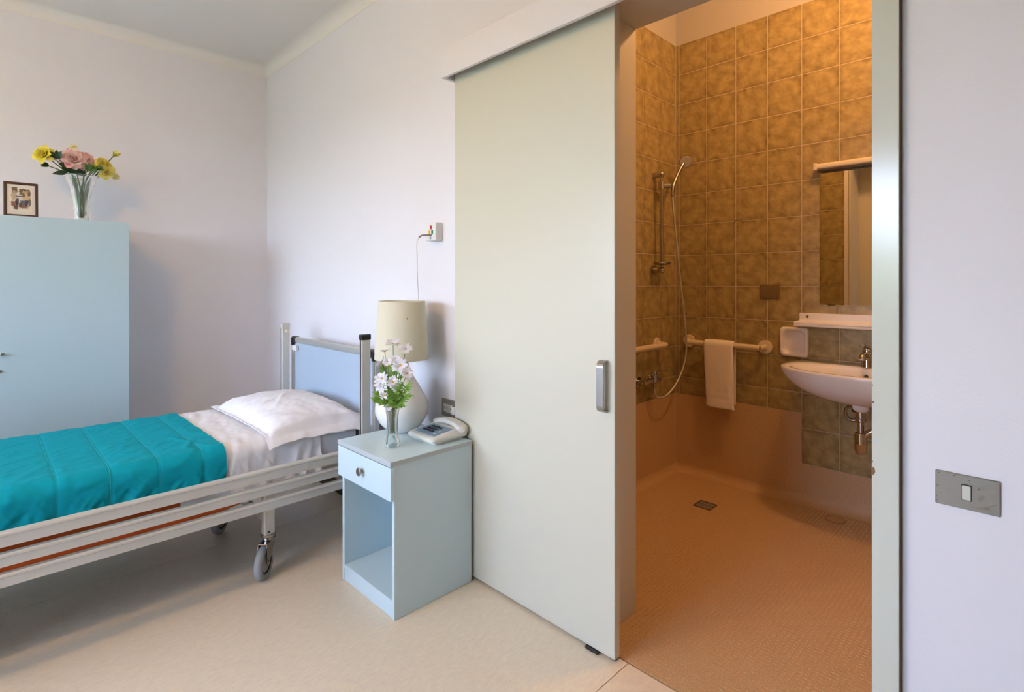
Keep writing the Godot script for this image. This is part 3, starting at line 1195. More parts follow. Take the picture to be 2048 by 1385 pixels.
	for k in 9:
		st = mb()
		var pts := []
		for j in 90:
			var s := lerpf(-0.105, 0.84, j / 89.0)
			var q := bed_outline(s, 0.0165 + 0.0022 * nf.get_noise_2d(s * 1.8 + 5, (0.880 + 0.149 * k) * 1.5) - 0.0030 + (0.004 * clampf(-s / 0.13, 0, 1.2) if s < 0.03 else 0.0))
			pts.append(q[0] + Vector3(0, 0, 0.880 + 0.149 * k) - tc.position)
		tube(st, pts, 0.0010, 6)
		part(tc, "stitching", st, M.teal_seam)

	# pillow
	var pw := thing("pillow", "white flanged pillow at the head of the bed", "pillow", Vector3(-2.735, 0.575, 0.405))
	st = mb()
	smooth(st)
	var pn := noise(104, 3.2, 3)
	var pr := noise(105, 5.0, 2)
	var tp := []
	var bt := []
	var nx := 84
	var nz := 54
	for i in nz + 1:
		var v := -1.0 + 2.0 * i / nz
		var r1 := []
		var r2 := []
		for j in nx + 1:
			var u := -1.0 + 2.0 * j / nx
			var x := 0.405 * u * (1.0 - 0.035 * (1.0 - v * v))
			var z := 0.235 * v * (1.0 - 0.05 * (1.0 - u * u))
			var pu := 1.0 - pow(minf(1.0, absf(u) / 0.90), 2.4)
			var pv := 1.0 - pow(minf(1.0, absf(v) / 0.90), 2.2)
			var p := pow(maxf(pu * pv, 0.0), 0.42)
			var edge := 1.0 - clampf(p * 3.0, 0, 1)
			# creases run from the hem towards the middle
			var cr := 0.0
			for c in [[0.25, 0.95, 0.05, 0.20, 0.010], [0.62, 0.6, 0.50, 0.95, 0.008], [-0.15, -0.1, 0.35, 0.45, 0.009], [-0.5, 0.4, -0.85, 0.9, 0.007], [0.70, -0.5, 0.95, -0.9, 0.008], [0.1, -0.6, 0.65, -0.55, 0.006], [0.78, 0.2, 0.62, 0.95, 0.007]]:
				var a := Vector2(c[0] * 0.405, c[1] * 0.235)
				var e := Vector2(c[2] * 0.405, c[3] * 0.235)
				var q := Vector2(x, z)
				var t := clampf((q - a).dot(e - a) / (e - a).length_squared(), 0, 1)
				var dd := q.distance_to(a.lerp(e, t))
				cr += 1.3 * c[4] * exp(-dd / 0.012) * sin(PI * clampf(t * 0.85 + 0.1, 0, 1))
			var wav := 0.006 * pn.get_noise_2d(x * 3.0, z * 3.0) * (1.0 - edge) + 0.006 * edge * pr.get_noise_2d(u * 0.55, v * 0.55)
			var y := 0.012 + 0.086 * p + wav + cr * (1.0 - 0.6 * edge) + 0.006 * maxf(0, -v)
			var yb := minf(0.009 + wav * edge - 0.006 * p, y - 0.003)
			yb = maxf(yb, 0.001) if absf(u) < 0.88 else yb
			# the near end hangs a little over the mattress edge
			var over := maxf(0.0, x - 0.335)
			var drop := -2.2 * over * over * 4.0 - 0.10 * over
			r1.append(Vector3(x, maxf(y, yb + 0.003) + drop, z))
			r2.append(Vector3(x, yb + drop, z))
		tp.append(r1)
		bt.append(r2)
	grid(st, tp, false, false)
	grid(st, bt, false, true)
	st.set_smooth_group(6)
	var e0 := []
	var e1 := []
	for i in nz + 1:
		e0.append([bt[i][0], tp[i][0]])
		e1.append([tp[i][nx], bt[i][nx]])
	grid(st, e0)
	grid(st, e1)
	grid(st, [bt[0], tp[0]])
	grid(st, [tp[nz], bt[nz]])
	part(pw, "pillowcase", st, M.white_cloth)

func shift(o: MeshInstance3D, parent: Node3D) -> void:
	o.position = -parent.position

func castor(b: Node3D, at: Vector3) -> void:
	var c := Node3D.new()
	c.name = "castor"
	b.add_child(c, true)
	c.position = at
	c.rotation.y = deg_to_rad(46)       # the local x axis is the axle
	var st := mb()
	rod(st, Vector3(0, -0.002, 0), Vector3(0, 0.010, 0), 0.030, 20)
	rod(st, Vector3(0, -0.016, 0), Vector3(0, -0.002, 0), 0.024, 20)
	part(c, "swivel", st, M.dull_chrome)
	var wc := Vector3(0, -0.094, 0.040)
	st = mb()
	var arm := [Vector2(-0.030, -0.016), Vector2(0.052, -0.016), Vector2(0.056, -0.030), Vector2(0.052, -0.092), Vector2(0.046, -0.104), Vector2(0.034, -0.104), Vector2(0.024, -0.092), Vector2(-0.010, -0.050), Vector2(-0.030, -0.030)]
	for s in [-1, 1]:
		prism(st, arm, Vector3(0.0185 * s - 0.0012, 0, 0), Vector3(0, 0, 1), Vector3(0, 1, 0), Vector3(0.0024, 0, 0))
	box(st, Vector3(-0.0197, -0.0185, -0.030), Vector3(0.0197, -0.016, 0.053), 0.001)
	part(c, "fork", st, M.chrome)
	var turn := Basis(Vector3(0, 0, 1), -PI / 2)
	st = mb()
	lathe(st, [Vector2(0.048, -0.0145), Vector2(0.062, -0.0145), Vector2(0.069, -0.010), Vector2(0.0705, 0.0), Vector2(0.069, 0.010), Vector2(0.062, 0.0145), Vector2(0.048, 0.0145), Vector2(0.047, 0.0), Vector2(0.048, -0.0145)], wc, 40, turn)
	part(c, "tyre", st, M.tyre)
	st = mb()
	lathe_hard(st, [Vector2(0.0, -0.010), Vector2(0.040, -0.010), Vector2(0.044, -0.0125), Vector2(0.050, -0.0125), Vector2(0.050, 0.0125), Vector2(0.044, 0.0125), Vector2(0.044, 0.010), Vector2(0.0, 0.010)], wc, 32, turn)
	part(c, "rim", st, M.black)
	st = mb()
	lathe_hard(st, [Vector2(0.0, -0.0125), Vector2(0.036, -0.0115), Vector2(0.040, -0.0095), Vector2(0.040, 0.0095), Vector2(0.036, 0.0115), Vector2(0.0, 0.0125)], wc, 32, turn)
	part(c, "hub", st, M.hub)
	st = mb()
	rod(st, wc + Vector3(-0.024, 0, 0), wc + Vector3(0.024, 0, 0), 0.006, 12)
	part(c, "axle", st, M.dull_chrome)

# ---------------------------------------------------------------- wardrobe
func build_wardrobe() -> void:
	var fx := -3.60
	var bx := ROOM_L + 0.015
	var w := thing("wardrobe", "pale blue wardrobe carrying flowers and a picture", "wardrobe", Vector3((fx + bx) / 2, 0, 1.46))
	var o := w.position
	var h := 1.574
	var z0 := 0.922
	var z1 := 2.0
	var st := mb()
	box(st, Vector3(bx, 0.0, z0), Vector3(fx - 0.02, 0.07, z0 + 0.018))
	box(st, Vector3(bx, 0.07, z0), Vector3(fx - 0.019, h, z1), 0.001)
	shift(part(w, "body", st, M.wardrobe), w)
	for k in 2:
		var za := z0 + 0.0 if k == 0 else 1.4625
		var zb := 1.4605 if k == 0 else z1
		st = mb()
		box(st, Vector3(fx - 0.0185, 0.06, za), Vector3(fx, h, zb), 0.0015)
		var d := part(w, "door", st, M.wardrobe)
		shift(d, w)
		var hz := zb - 0.030 if k == 0 else za + 0.030
		st = mb()
		rod(st, Vector3(fx, 0.895, hz), Vector3(fx + 0.016, 0.895, hz), 0.004, 12)
		rod(st, Vector3(fx + 0.014, 0.895, hz), Vector3(fx + 0.022, 0.895, hz), 0.0085, 16)
		part(d, "knob", st, M.nickel)
		st = mb()
		rod(st, Vector3(fx, 0.812, hz + 0.010), Vector3(fx + 0.006, 0.812, hz + 0.010), 0.008, 16)
		box(st, Vector3(fx + 0.006, 0.807, hz + 0.009), Vector3(fx + 0.024, 0.813, hz + 0.011), 0.0004)
		part(d, "lock", st, M.nickel)

# ---------------------------------------------------------------- bedside cabinet
func build_nightstand() -> void:
	var x0 := -2.098
	var x1 := -1.702
	var z0 := 0.056
	var z1 := 0.428
	var t := thing("bedside_cabinet", "pale blue bedside cabinet with one drawer and open shelf", "cabinet", Vector3((x0 + x1) / 2, 0, (z0 + z1) / 2))
	var st := mb()
	box(st, Vector3(x0 - 0.004, 0.570, z0 - 0.001), Vector3(x1 + 0.004, 0.588, z1 + 0.019), 0.0012)
	shift(part(t, "top", st, M.blue), t)
	st = mb()
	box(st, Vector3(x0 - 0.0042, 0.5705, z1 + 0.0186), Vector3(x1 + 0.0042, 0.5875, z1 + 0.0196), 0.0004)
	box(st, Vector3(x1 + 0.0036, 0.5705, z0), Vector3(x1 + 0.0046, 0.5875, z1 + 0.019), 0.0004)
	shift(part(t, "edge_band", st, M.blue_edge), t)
	for s in [[x0, x0 + 0.016], [x1 - 0.016, x1]]:
		st = mb()
		box(st, Vector3(s[0], 0, z0), Vector3(s[1], 0.570, z1), 0.001)
		shift(part(t, "side_panel", st, M.blue), t)
	st = mb()
	box(st, Vector3(x0 + 0.016, 0.05, z0), Vector3(x1 - 0.016, 0.570, z0 + 0.006))
	shift(part(t, "back_panel", st, M.blue), t)
	st = mb()
	box(st, Vector3(x0 + 0.016, 0.052, z0 + 0.006), Vector3(x1 - 0.016, 0.068, z1 - 0.001), 0.0008)
	shift(part(t, "shelf", st, M.blue), t)
	st = mb()
	box(st, Vector3(x0 + 0.016, 0, z1 - 0.020), Vector3(x1 - 0.016, 0.0515, z1 - 0.004), 0.0008)
	shift(part(t, "plinth", st, M.blue), t)
	st = mb()
	box(st, Vector3(x0 + 0.020, 0.452, z0 + 0.04), Vector3(x1 - 0.020, 0.555, z1), 0.001)
	shift(part(t, "drawer_box", st, M.blue), t)
	st = mb()
	box(st, Vector3(x0 - 0.004, 0.443, z1 + 0.001), Vector3(x1 + 0.004, 0.5655, z1 + 0.018), 0.0012)
	var d := part(t, "drawer_front", st, M.blue)
	shift(d, t)
	st = mb()
	var kc := Vector3(-1.900, 0.508, z1 + 0.018)
	rod(st, kc, kc + Vector3(0, 0, 0.014), 0.006, 14, 0.007)
	rod(st, kc + Vector3(0, 0, 0.014), kc + Vector3(0, 0, 0.021), 0.0165, 24)
	part(d, "knob", st, M.nickel)

func build_lamp() -> void:
	var t := thing("table_lamp", "cream table lamp with pear-shaped ceramic base on bedside cabinet", "lamp", Vector3(-2.035, 0.5885, 0.178))
	var st := mb()
	var prof := [Vector2(0.0, 0.0), Vector2(0.050, 0.0), Vector2(0.058, 0.003), Vector2(0.076, 0.018), Vector2(0.096, 0.040), Vector2(0.110, 0.066), Vector2(0.1165, 0.092), Vector2(0.1150, 0.116), Vector2(0.107, 0.142), Vector2(0.094, 0.168), Vector2(0.078, 0.196), Vector2(0.060, 0.226), Vector2(0.044, 0.256), Vector2(0.031, 0.290), Vector2(0.024, 0.322), Vector2(0.021, 0.345), Vector2(0.0, 0.346)]
	var fine := []
	for i in range(1, prof.size() - 2):
		for k in 4:
			var a: Vector2 = prof[maxi(i - 1, 1)]
			var b: Vector2 = prof[mini(i + 2, prof.size() - 2)]
			fine.append(prof[i].cubic_interpolate(prof[i + 1], a, b, k / 4.0))
	lathe(st, [prof[0]] + fine + [prof[-2], prof[-1]], Vector3.ZERO, 56)
	part(t, "base", st, M.lamp_ceramic)
	st = mb()
	rod(st, Vector3(0, 0.345, 0), Vector3(0, 0.40, 0), 0.014, 16)
	part(t, "socket", st, M.dark)
	st = mb()
	for k in 3:
		var a := TAU * k / 3.0
		rod(st, Vector3(0.010 * cos(a), 0.398, 0.010 * sin(a)), Vector3(0.1135 * cos(a), 0.398, 0.1135 * sin(a)), 0.0015, 6)
	part(t, "shade_carrier", st, M.dull_chrome)
	st = mb()
	lathe(st, [Vector2(0.1165, 0.320), Vector2(0.1185, 0.318), Vector2(0.1190, 0.322), Vector2(0.1025, 0.573), Vector2(0.1015, 0.575), Vector2(0.1000, 0.573), Vector2(0.1165, 0.320)], Vector3.ZERO, 56)
	var sd := part(t, "lamp_shade", st, M.shade)
	for q in [[0.36, 0.502, 0.003, 0.005], [0.30, 0.368, 0.0025, 0.002]]:
		st = mb()
		var a: float = q[0]
		var r: float = 0.1190 - (q[1] - 0.322) / 0.251 * 0.0165 + 0.0002
		var e := Vector3(-sin(a), 0, cos(a))
		var c: Vector3 = Vector3(cos(a), 0, sin(a)) * r + Vector3(0, q[1], 0)
		var pts := []
		for k in 8:
			pts.append(c + e * q[2] * cos(TAU * k / 8) + Vector3.UP * q[3] * sin(TAU * k / 8))
		poly(st, pts, Vector3(cos(a), 0, sin(a)))
		part(sd, "stain", st, M.stain)

func build_phone() -> void:
	var t := thing("telephone", "cream push-button desk telephone on the bedside cabinet", "telephone", Vector3(-1.826, 0.5885, 0.137))
	var st := mb()
	# wedge body: foot, then an overhanging rounded case
	prism(st, round_rect(0.158, 0.150, 0.012), Vector3(0, 0, 0), Vector3.RIGHT, Vector3(0, 0, -1), Vector3(0, 0.014, 0))
	part(t, "foot", st, M.phone)
	st = mb()
	loft(st, [[0.172, 0.176, 0.014, 0.010, 0.0], [0.184, 0.188, 0.020, 0.016, 0.0], [0.187, 0.191, 0.022, 0.024, 0.0], [0.186, 0.190, 0.024, 0.028, -0.004], [0.178, 0.182, 0.026, 0.036, -0.012], [0.166, 0.170, 0.024, 0.040, -0.016]])
	part(t, "case", st, M.phone)
	# sloping key panel
	st = mb()
	var y_at := func(z: float) -> float: return 0.0413 - 0.016 * (z / 0.17)
	var pz0 := -0.030
	var pz1 := 0.070
	flat(st)
	var pn := [Vector3(-0.070, y_at.call(pz0), pz0), Vector3(0.066, y_at.call(pz0), pz0), Vector3(0.066, y_at.call(pz1), pz1), Vector3(-0.070, y_at.call(pz1), pz1)]
	var lo := []
	for p in pn:
		lo.append(p - Vector3(0, 0.003, 0))
	poly(st, pn, Vector3.UP)
	for k in 4:
		poly(st, [pn[k], pn[(k + 1) % 4], lo[(k + 1) % 4], lo[k]], (pn[k] + pn[(k + 1) % 4]) / 2 - Vector3(-0.002, 0.03, 0.02))
	var panel := part(t, "key_panel", st, M.phone_panel)
	for r in 4:
		for c in 3:
			var p := Vector3(-0.040 + 0.0175 * r, 0, -0.006 + 0.0215 * c)
			p.y = y_at.call(p.z)
			st = mb()
			box(st, p + Vector3(-0.0058, -0.001, -0.0072), p + Vector3(0.0058, 0.0040, 0.0072), 0.0016)
			part(panel, "key", st, M.phone_key)
	for r in 2:
		var p := Vector3(0.047, 0, 0.024 + 0.025 * r)
		p.y = y_at.call(p.z)
		st = mb()
		box(st, p + Vector3(-0.005, -0.001, -0.006), p + Vector3(0.005, 0.0030, 0.006), 0.0016)
		part(panel, "button", st, M.phone)
	# handset along the back
	st = mb()
	smooth(st)
	var rows := []
	for i in 21:
		var f := -1.0 + 2.0 * i / 20.0
		var x := 0.102 * f
		var yc := 0.062 - 0.020 * f * f
		var hw := 0.024
		var hh := 0.011 + 0.009 * smoothstep(0.55, 0.95, absf(f))
		var endf := sqrt(maxf(0.0, 1.0 - pow(maxf(0, (absf(f) - 0.86) / 0.14), 2)))
		endf = maxf(endf, 0.02)
		var ring := []
		for j in 20:
			var a := TAU * j / 20.0
			var cx := signf(cos(a)) * pow(absf(cos(a)), 0.55)
			var sy := signf(sin(a)) * pow(absf(sin(a)), 0.55)
			ring.append(Vector3(x, yc + hh * sy * endf - (0.006 if absf(f) > 0.6 else 0.0) * smoothstep(0.6, 0.8, absf(f)), -0.064 + hw * cx * endf))
		rows.append(ring)
	grid(st, rows, true, true)
	part(t, "handset", st, M.phone)

# rounded-rectangle rings stacked up: [width x, depth z, corner, height, back-to-front slope]
func loft(st: SurfaceTool, rings: Array) -> void:
	smooth(st)
	var rows := []
	for q in rings:
		var ring := []
		for p in round_rect(q[0], q[1], q[2], 6):
			ring.append(Vector3(p.x, q[3] + q[4] * (-p.y / 0.17) * 1.0, -p.y))
		rows.append(ring)
	grid(st, rows, true, true)
	st.set_smooth_group(9)
	poly(st, rows[-1], Vector3.UP)
	poly(st, rows[0], Vector3.DOWN)

# ---------------------------------------------------------------- things on the bedroom walls
func build_wall_fittings() -> void:
	var st: SurfaceTool
	# light switch
	var s := thing("light_switch", "brushed metal light switch plate on the right wall", "light switch", Vector3(-0.129, 0.796, 0))
	st = mb()
	box(st, Vector3(-0.0535, -0.037, 0.0), Vector3(0.0535, 0.037, 0.0055), 0.0016)
	part(s, "plate", st, M.switch_plate)
	st = mb()
	box(st, Vector3(-0.0088, -0.0170, 0.0050), Vector3(0.0088, 0.0170, 0.0058))
	part(s, "rocker_frame", st, M.dark)
	st = mb()
	box(st, Vector3(-0.0078, -0.0160, 0.0055), Vector3(0.0070, 0.0148, 0.0085), 0.0012)
	part(s, "rocker", st, M.rocker)
	# socket plate half hidden by the door
	s = thing("wall_socket", "grey socket plate beside the telephone, half behind the door", "socket", Vector3(-1.912, 0.676, 0))
	st = mb()
	box(st, Vector3(-0.060, -0.040, 0.0), Vector3(0.060, 0.040, 0.006), 0.0016)
	part(s, "plate", st, M.plate)
	for q in [[-0.032, true], [-0.008, false], [0.016, false]]:
		st = mb()
		box(st, Vector3(q[0] - 0.010, -0.018, 0.0055), Vector3(q[0] + 0.010, 0.018, 0.0085 if q[1] else 0.013), 0.0015)
		var m := part(s, "socket_module", st, M.rocker)
		st = mb()
		box(st, Vector3(q[0] - 0.003, -0.004, 0.0080 if q[1] else 0.0126), Vector3(q[0] + 0.001, 0.006, 0.0088 if q[1] else 0.0133))
		part(m, "contact_hole", st, M.dark)
	st = mb()
	box(st, Vector3(0.029, -0.020, 0.0055), Vector3(0.050, 0.014, 0.022), 0.003)
	part(s, "plug", st, M.white_plastic)
	# nurse call box with three coloured lamps, plug and cable
	s = thing("nurse_call_box", "white call box with red, yellow and green buttons", "call box", Vector3(-2.010, 1.478, 0))
	st = mb()
	box(st, Vector3(-0.040, -0.041, 0.0), Vector3(0.040, 0.041, 0.040), 0.003)
	part(s, "case", st, M.white_plastic)
	for q in [[0.004, 0.019, M.red], [-0.010, -0.004, M.yellow_button], [0.014, -0.003, M.green_button]]:
		st = mb()
		prism(st, round_rect(0.011, 0.019, 0.004), Vector3(q[0], q[1], 0.0395), Vector3.RIGHT, Vector3.UP, Vector3(0, 0, 0.003))
		part(s, "button", st, q[2])
	st = mb()
	box(st, Vector3(0.000, -0.034, 0.0398), Vector3(0.0045, -0.026, 0.0405))
	part(s, "symbol", st, M.navy)
	var c := thing("call_cable", "thin grey call cable running from wall box down to bed", "cable", Vector3(-2.02, 0.60, 0.10))
	var o := c.position
	st = mb()
	tube(st, bend([Vector3(-2.004, 1.461, 0.039), Vector3(-2.008, 1.461, 0.060), Vector3(-2.016, 1.459, 0.082), Vector3(-2.022, 1.450, 0.096)], 6), 0.0042, 10)
	shift(part(c, "plug", st, M.hub), c)
	st = mb()
	tube(st, bend([Vector3(-2.022, 1.450, 0.096), Vector3(-2.034, 1.425, 0.099), Vector3(-2.052, 1.36, 0.085), Vector3(-2.075, 1.25, 0.066), Vector3(-2.092, 1.17, 0.050), Vector3(-2.12, 1.00, 0.038), Vector3(-2.20, 0.90, 0.05), Vector3(-2.255, 0.905, 0.12), Vector3(-2.272, 0.955, 0.16)], 10), 0.0017, 8)
	shift(part(c, "lead", st, M.cable), c)
	st = mb()
	var hang := []
	for k in 37:
		var a := TAU * k / 18.0
		hang.append(Vector3(-2.262 + 0.004 * sin(a * 0.5), 0.925 + 0.036 * cos(a), 0.170 - 0.014 * sin(a) - 0.003 * k / 18.0))
	for q in [Vector3(-2.268, 0.90, 0.168), Vector3(-2.266, 0.80, 0.174), Vector3(-2.268, 0.70, 0.170), Vector3(-2.270, 0.60, 0.176), Vector3(-2.272, 0.50, 0.178)]:
		hang.append(q)
	tube(st, bend(hang, 3), 0.0019, 8)
	shift(part(c, "coil", st, M.cable), c)
	st = mb()
	lathe(st, [Vector2(0.0, -0.010), Vector2(0.007, -0.008), Vector2(0.010, 0.0), Vector2(0.007, 0.009), Vector2(0.0, 0.011)], Vector3(-2.262, 0.962, 0.150), 16)
	shift(part(c, "hook_knob", st, M.black), c)

# ---------------------------------------------------------------- bathroom
func build_bathroom_fittings() -> void:
	var st: SurfaceTool
	# ceiling lamp, above the picture
	globe_lamp("ceiling_lamp", "round warm glass lamp on the bathroom ceiling", Vector3(-0.50, 3.30, -0.98), 0.33, 0.07, lin(1.0, 0.48, 0.17), 1.14)
	globe_lamp("ceiling_lamp", "round warm glass lamp on the bedroom ceiling", Vector3(-1.75, CEIL, 2.20), 0.10, 0.11, lin(1.0, 0.57, 0.20), 0.98)
	# mirror with strip lamp over it
	var m := thing("bathroom_mirror", "frameless rectangular mirror above the washbasin shelf", "mirror", Vector3(-0.655, 1.12, BATH_B))
	st = mb()
	box(st, Vector3(-0.250, 0, 0.001), Vector3(0.250, 0.728, 0.006), 0.0012)
	part(m, "glass", st, M.mirror)
	for x in [-0.1925, 0.1925]:
		st = mb()
		box(st, Vector3(x - 0.0175, -0.004, 0.001), Vector3(x + 0.0175, 0.006, 0.009), 0.001)
		part(m, "clip", st, M.chrome)
	var k := thing("mirror_lamp", "cream strip lamp fixed above the bathroom mirror", "lamp", Vector3(-0.655, 1.852, BATH_B))
	st = mb()
	box(st, Vector3(-0.252, 0.006, 0.0), Vector3(0.252, 0.040, 0.022), 0.002)
	part(k, "base", st, M.ivory)
	st = mb()
	prism(st, round_rect(0.034, 0.032, 0.013), Vector3(-0.250, 0.024, 0.040), Vector3(0, 0, 1), Vector3.UP, Vector3(0.500, 0, 0))
	part(k, "diffuser", st, M.ivory)
	for s in [-1, 1]:
		st = mb()
		box(st, Vector3(s * 0.258 - 0.009, 0.004, 0.0), Vector3(s * 0.258 + 0.009, 0.044, 0.060), 0.003)
		part(k, "end_cap", st, M.ivory)
	st = mb()
	box(st, Vector3(-0.249, -0.001, 0.001), Vector3(0.249, 0.007, 0.050), 0.001)
	part(k, "under_tray", st, M.skirting)
	# white ledge under the mirror
	var sh := thing("washbasin_shelf", "white moulded shelf between mirror and washbasin", "shelf", Vector3(-0.660, 1.002, BATH_B))
	st = mb()
	var a := [Vector2(0.0, 0.070), Vector2(0.010, 0.070), Vector2(0.012, 0.066), Vector2(0.012, 0.034), Vector2(0.016, 0.028), Vector2(0.098, 0.028), Vector2(0.106, 0.024), Vector2(0.108, 0.018), Vector2(0.104, 0.013), Vector2(0.108, 0.009), Vector2(0.106, 0.002), Vector2(0.098, 0.0), Vector2(0.0, 0.0)]
	a.reverse()
	prism(st, a, Vector3(-0.345, 0, 0), Vector3(0, 0, 1), Vector3.UP, Vector3(0.690, 0, 0))
	part(sh, "ledge", st, M.white_plastic)
	for s in [-1, 1]:
		st = mb()
		rod(st, Vector3(s * 0.305, 0.050, 0.011), Vector3(s * 0.305, 0.050, 0.014), 0.008, 16)
		part(sh, "screw", st, M.dull_chrome)
	# recessed ceramic soap dish
	var sd := thing("wall_soap_dish", "white ceramic soap dish set in the tiles beside washbasin", "soap dish", Vector3(-1.034, 0.905, BATH_B))
	st = mb()
	smooth(st)
	var rows := []
	for q in [[0.148, 0.168, 0.020, 0.0], [0.148, 0.168, 0.020, 0.014], [0.144, 0.164, 0.022, 0.022], [0.136, 0.156, 0.026, 0.026], [0.124, 0.144, 0.032, 0.026], [0.116, 0.136, 0.034, 0.022], [0.110, 0.130, 0.034, 0.010], [0.104, 0.124, 0.034, 0.004], [0.092, 0.112, 0.030, 0.0024]]:
		var ring := []
		for p in round_rect(q[0], q[1], q[2], 7):
			ring.append(Vector3(p.x, p.y, maxf(q[3], 0.0022) if q[3] < 0 else q[3]))
		rows.append(ring)
	grid(st, rows, true, false)
	st.set_smooth_group(3)
	poly(st, rows[-1], Vector3(0, 0, 1))
	part(sd, "dish", st, M.sanitary)
	# blank cover plate
	var pl := thing("cover_plate", "blank dark brown cover plate on the tiled wall", "cover plate", Vector3(-1.169, 1.191, BATH_B))
	st = mb()
	box(st, Vector3(-0.056, -0.041, 0.0), Vector3(0.056, 0.041, 0.008), 0.003)
	part(pl, "plate", st, M.brown_plate)
	st = mb()
	box(st, Vector3(-0.046, -0.031, 0.0078), Vector3(0.046, 0.031, 0.0092), 0.001)
	part(pl, "insert", st, M.brown_plate)
	# worn hook between tiles
	var hk := thing("wall_hook", "tiny dark wire hook between tiles", "hook", Vector3(-1.370, 1.622, BATH_B))
	st = mb()
	tube(st, [Vector3(-0.006, 0.004, 0.002), Vector3(0.0, 0.0, 0.005), Vector3(0.006, 0.005, 0.002)], 0.0018, 6)
	tube(st, [Vector3(0.0, 0.0, 0.004), Vector3(-0.008, -0.018, 0.008), Vector3(-0.014, -0.038, 0.006)], 0.0013, 6)
	part(hk, "wire", st, M.skirting)
	# grab bars
	var gb := thing("grab_bar", "cream grab bar on the back wall holding the towel", "grab bar", Vector3(-1.433, 0.861, BATH_B))
	st = mb()
	tube(st, bend([Vector3(-0.239, 0, 0.004), Vector3(-0.239, 0, 0.030), Vector3(-0.236, 0, 0.050), Vector3(-0.226, 0, 0.064), Vector3(-0.205, 0, 0.070), Vector3(0.0, 0, 0.070), Vector3(0.205, 0, 0.070), Vector3(0.226, 0, 0.064), Vector3(0.236, 0, 0.050), Vector3(0.239, 0, 0.030), Vector3(0.239, 0, 0.004)], 5), 0.0165, 20)
	part(gb, "bar", st, M.ivory)
	for s in [-1, 1]:
		st = mb()
		rod(st, Vector3(0.239 * s, 0, 0.0), Vector3(0.239 * s, 0, 0.013), 0.040, 32)
		part(gb, "rosette", st, M.ivory)
	var gl := thing("grab_bar", "cream grab bar on the shower wall above the mixer", "grab bar", Vector3(BATH_L, 0.853, -1.20))
	st = mb()
	tube(st, bend([Vector3(0.004, 0, -0.335), Vector3(0.030, 0, -0.335), Vector3(0.050, 0, -0.332), Vector3(0.064, 0, -0.322), Vector3(0.070, 0, -0.300), Vector3(0.070, 0, 0.0), Vector3(0.070, 0, 0.300), Vector3(0.064, 0, 0.322), Vector3(0.050, 0, 0.332), Vector3(0.030, 0, 0.335), Vector3(0.004, 0, 0.335)], 5), 0.0165, 20)
	part(gl, "bar", st, M.ivory)
	for s in [-1, 1]:
		st = mb()
		rod(st, Vector3(0.0, 0, 0.335 * s), Vector3(0.013, 0, 0.335 * s), 0.040, 32)
		part(gl, "rosette", st, M.ivory)
	# towel over the bar
	var tw := thing("hand_towel", "white terry hand towel folded over the grab bar", "towel", Vector3(-1.436, 0.68, -1.72))
	st = mb()
	towel(st)
	shift(part(tw, "cloth", st, M.towel), tw)
	# drain and inspection cover
	var dr := thing("floor_drain", "small square dark drain grate in shower floor", "drain", Vector3(-1.363, 0.0, -1.362))
	st = mb()
	for q in [[-0.050, -0.044, -0.050, 0.050], [0.044, 0.050, -0.050, 0.050], [-0.044, 0.044, -0.050, -0.044], [-0.044, 0.044, 0.044, 0.050]]:
		box(st, Vector3(q[0], 0.0, q[2]), Vector3(q[1], 0.0022, q[3]), 0.0008)
	part(dr, "frame", st, M.skirting)
	for i in 7:
		st = mb()
		box(st, Vector3(-0.044, 0.0003, -0.040 + 0.0125 * i), Vector3(0.044, 0.0018, -0.034 + 0.0125 * i), 0.0005)
		part(dr, "grate_bar", st, M.hub)
	st = mb()
	box(st, Vector3(-0.044, 0.0, -0.044), Vector3(0.044, 0.0004, 0.044))
	part(dr, "pit", st, M.black)
	var ic := thing("inspection_cover", "flat round floor cover below the washbasin", "floor cover", Vector3(-0.80, 0.0, -1.675))
	st = mb()
	lathe(st, [Vector2(0.046, 0.0), Vector2(0.047, 0.0014), Vector2(0.0485, 0.0014), Vector2(0.0495, 0.0)], Vector3.ZERO, 40)
	part(ic, "rim", st, M.skirting)
	st = mb()
	lathe_hard(st, [Vector2(0.046, 0.0), Vector2(0.046, 0.0010), Vector2(0.0, 0.0010)], Vector3.ZERO, 40)
	part(ic, "lid", st, M.vinyl)

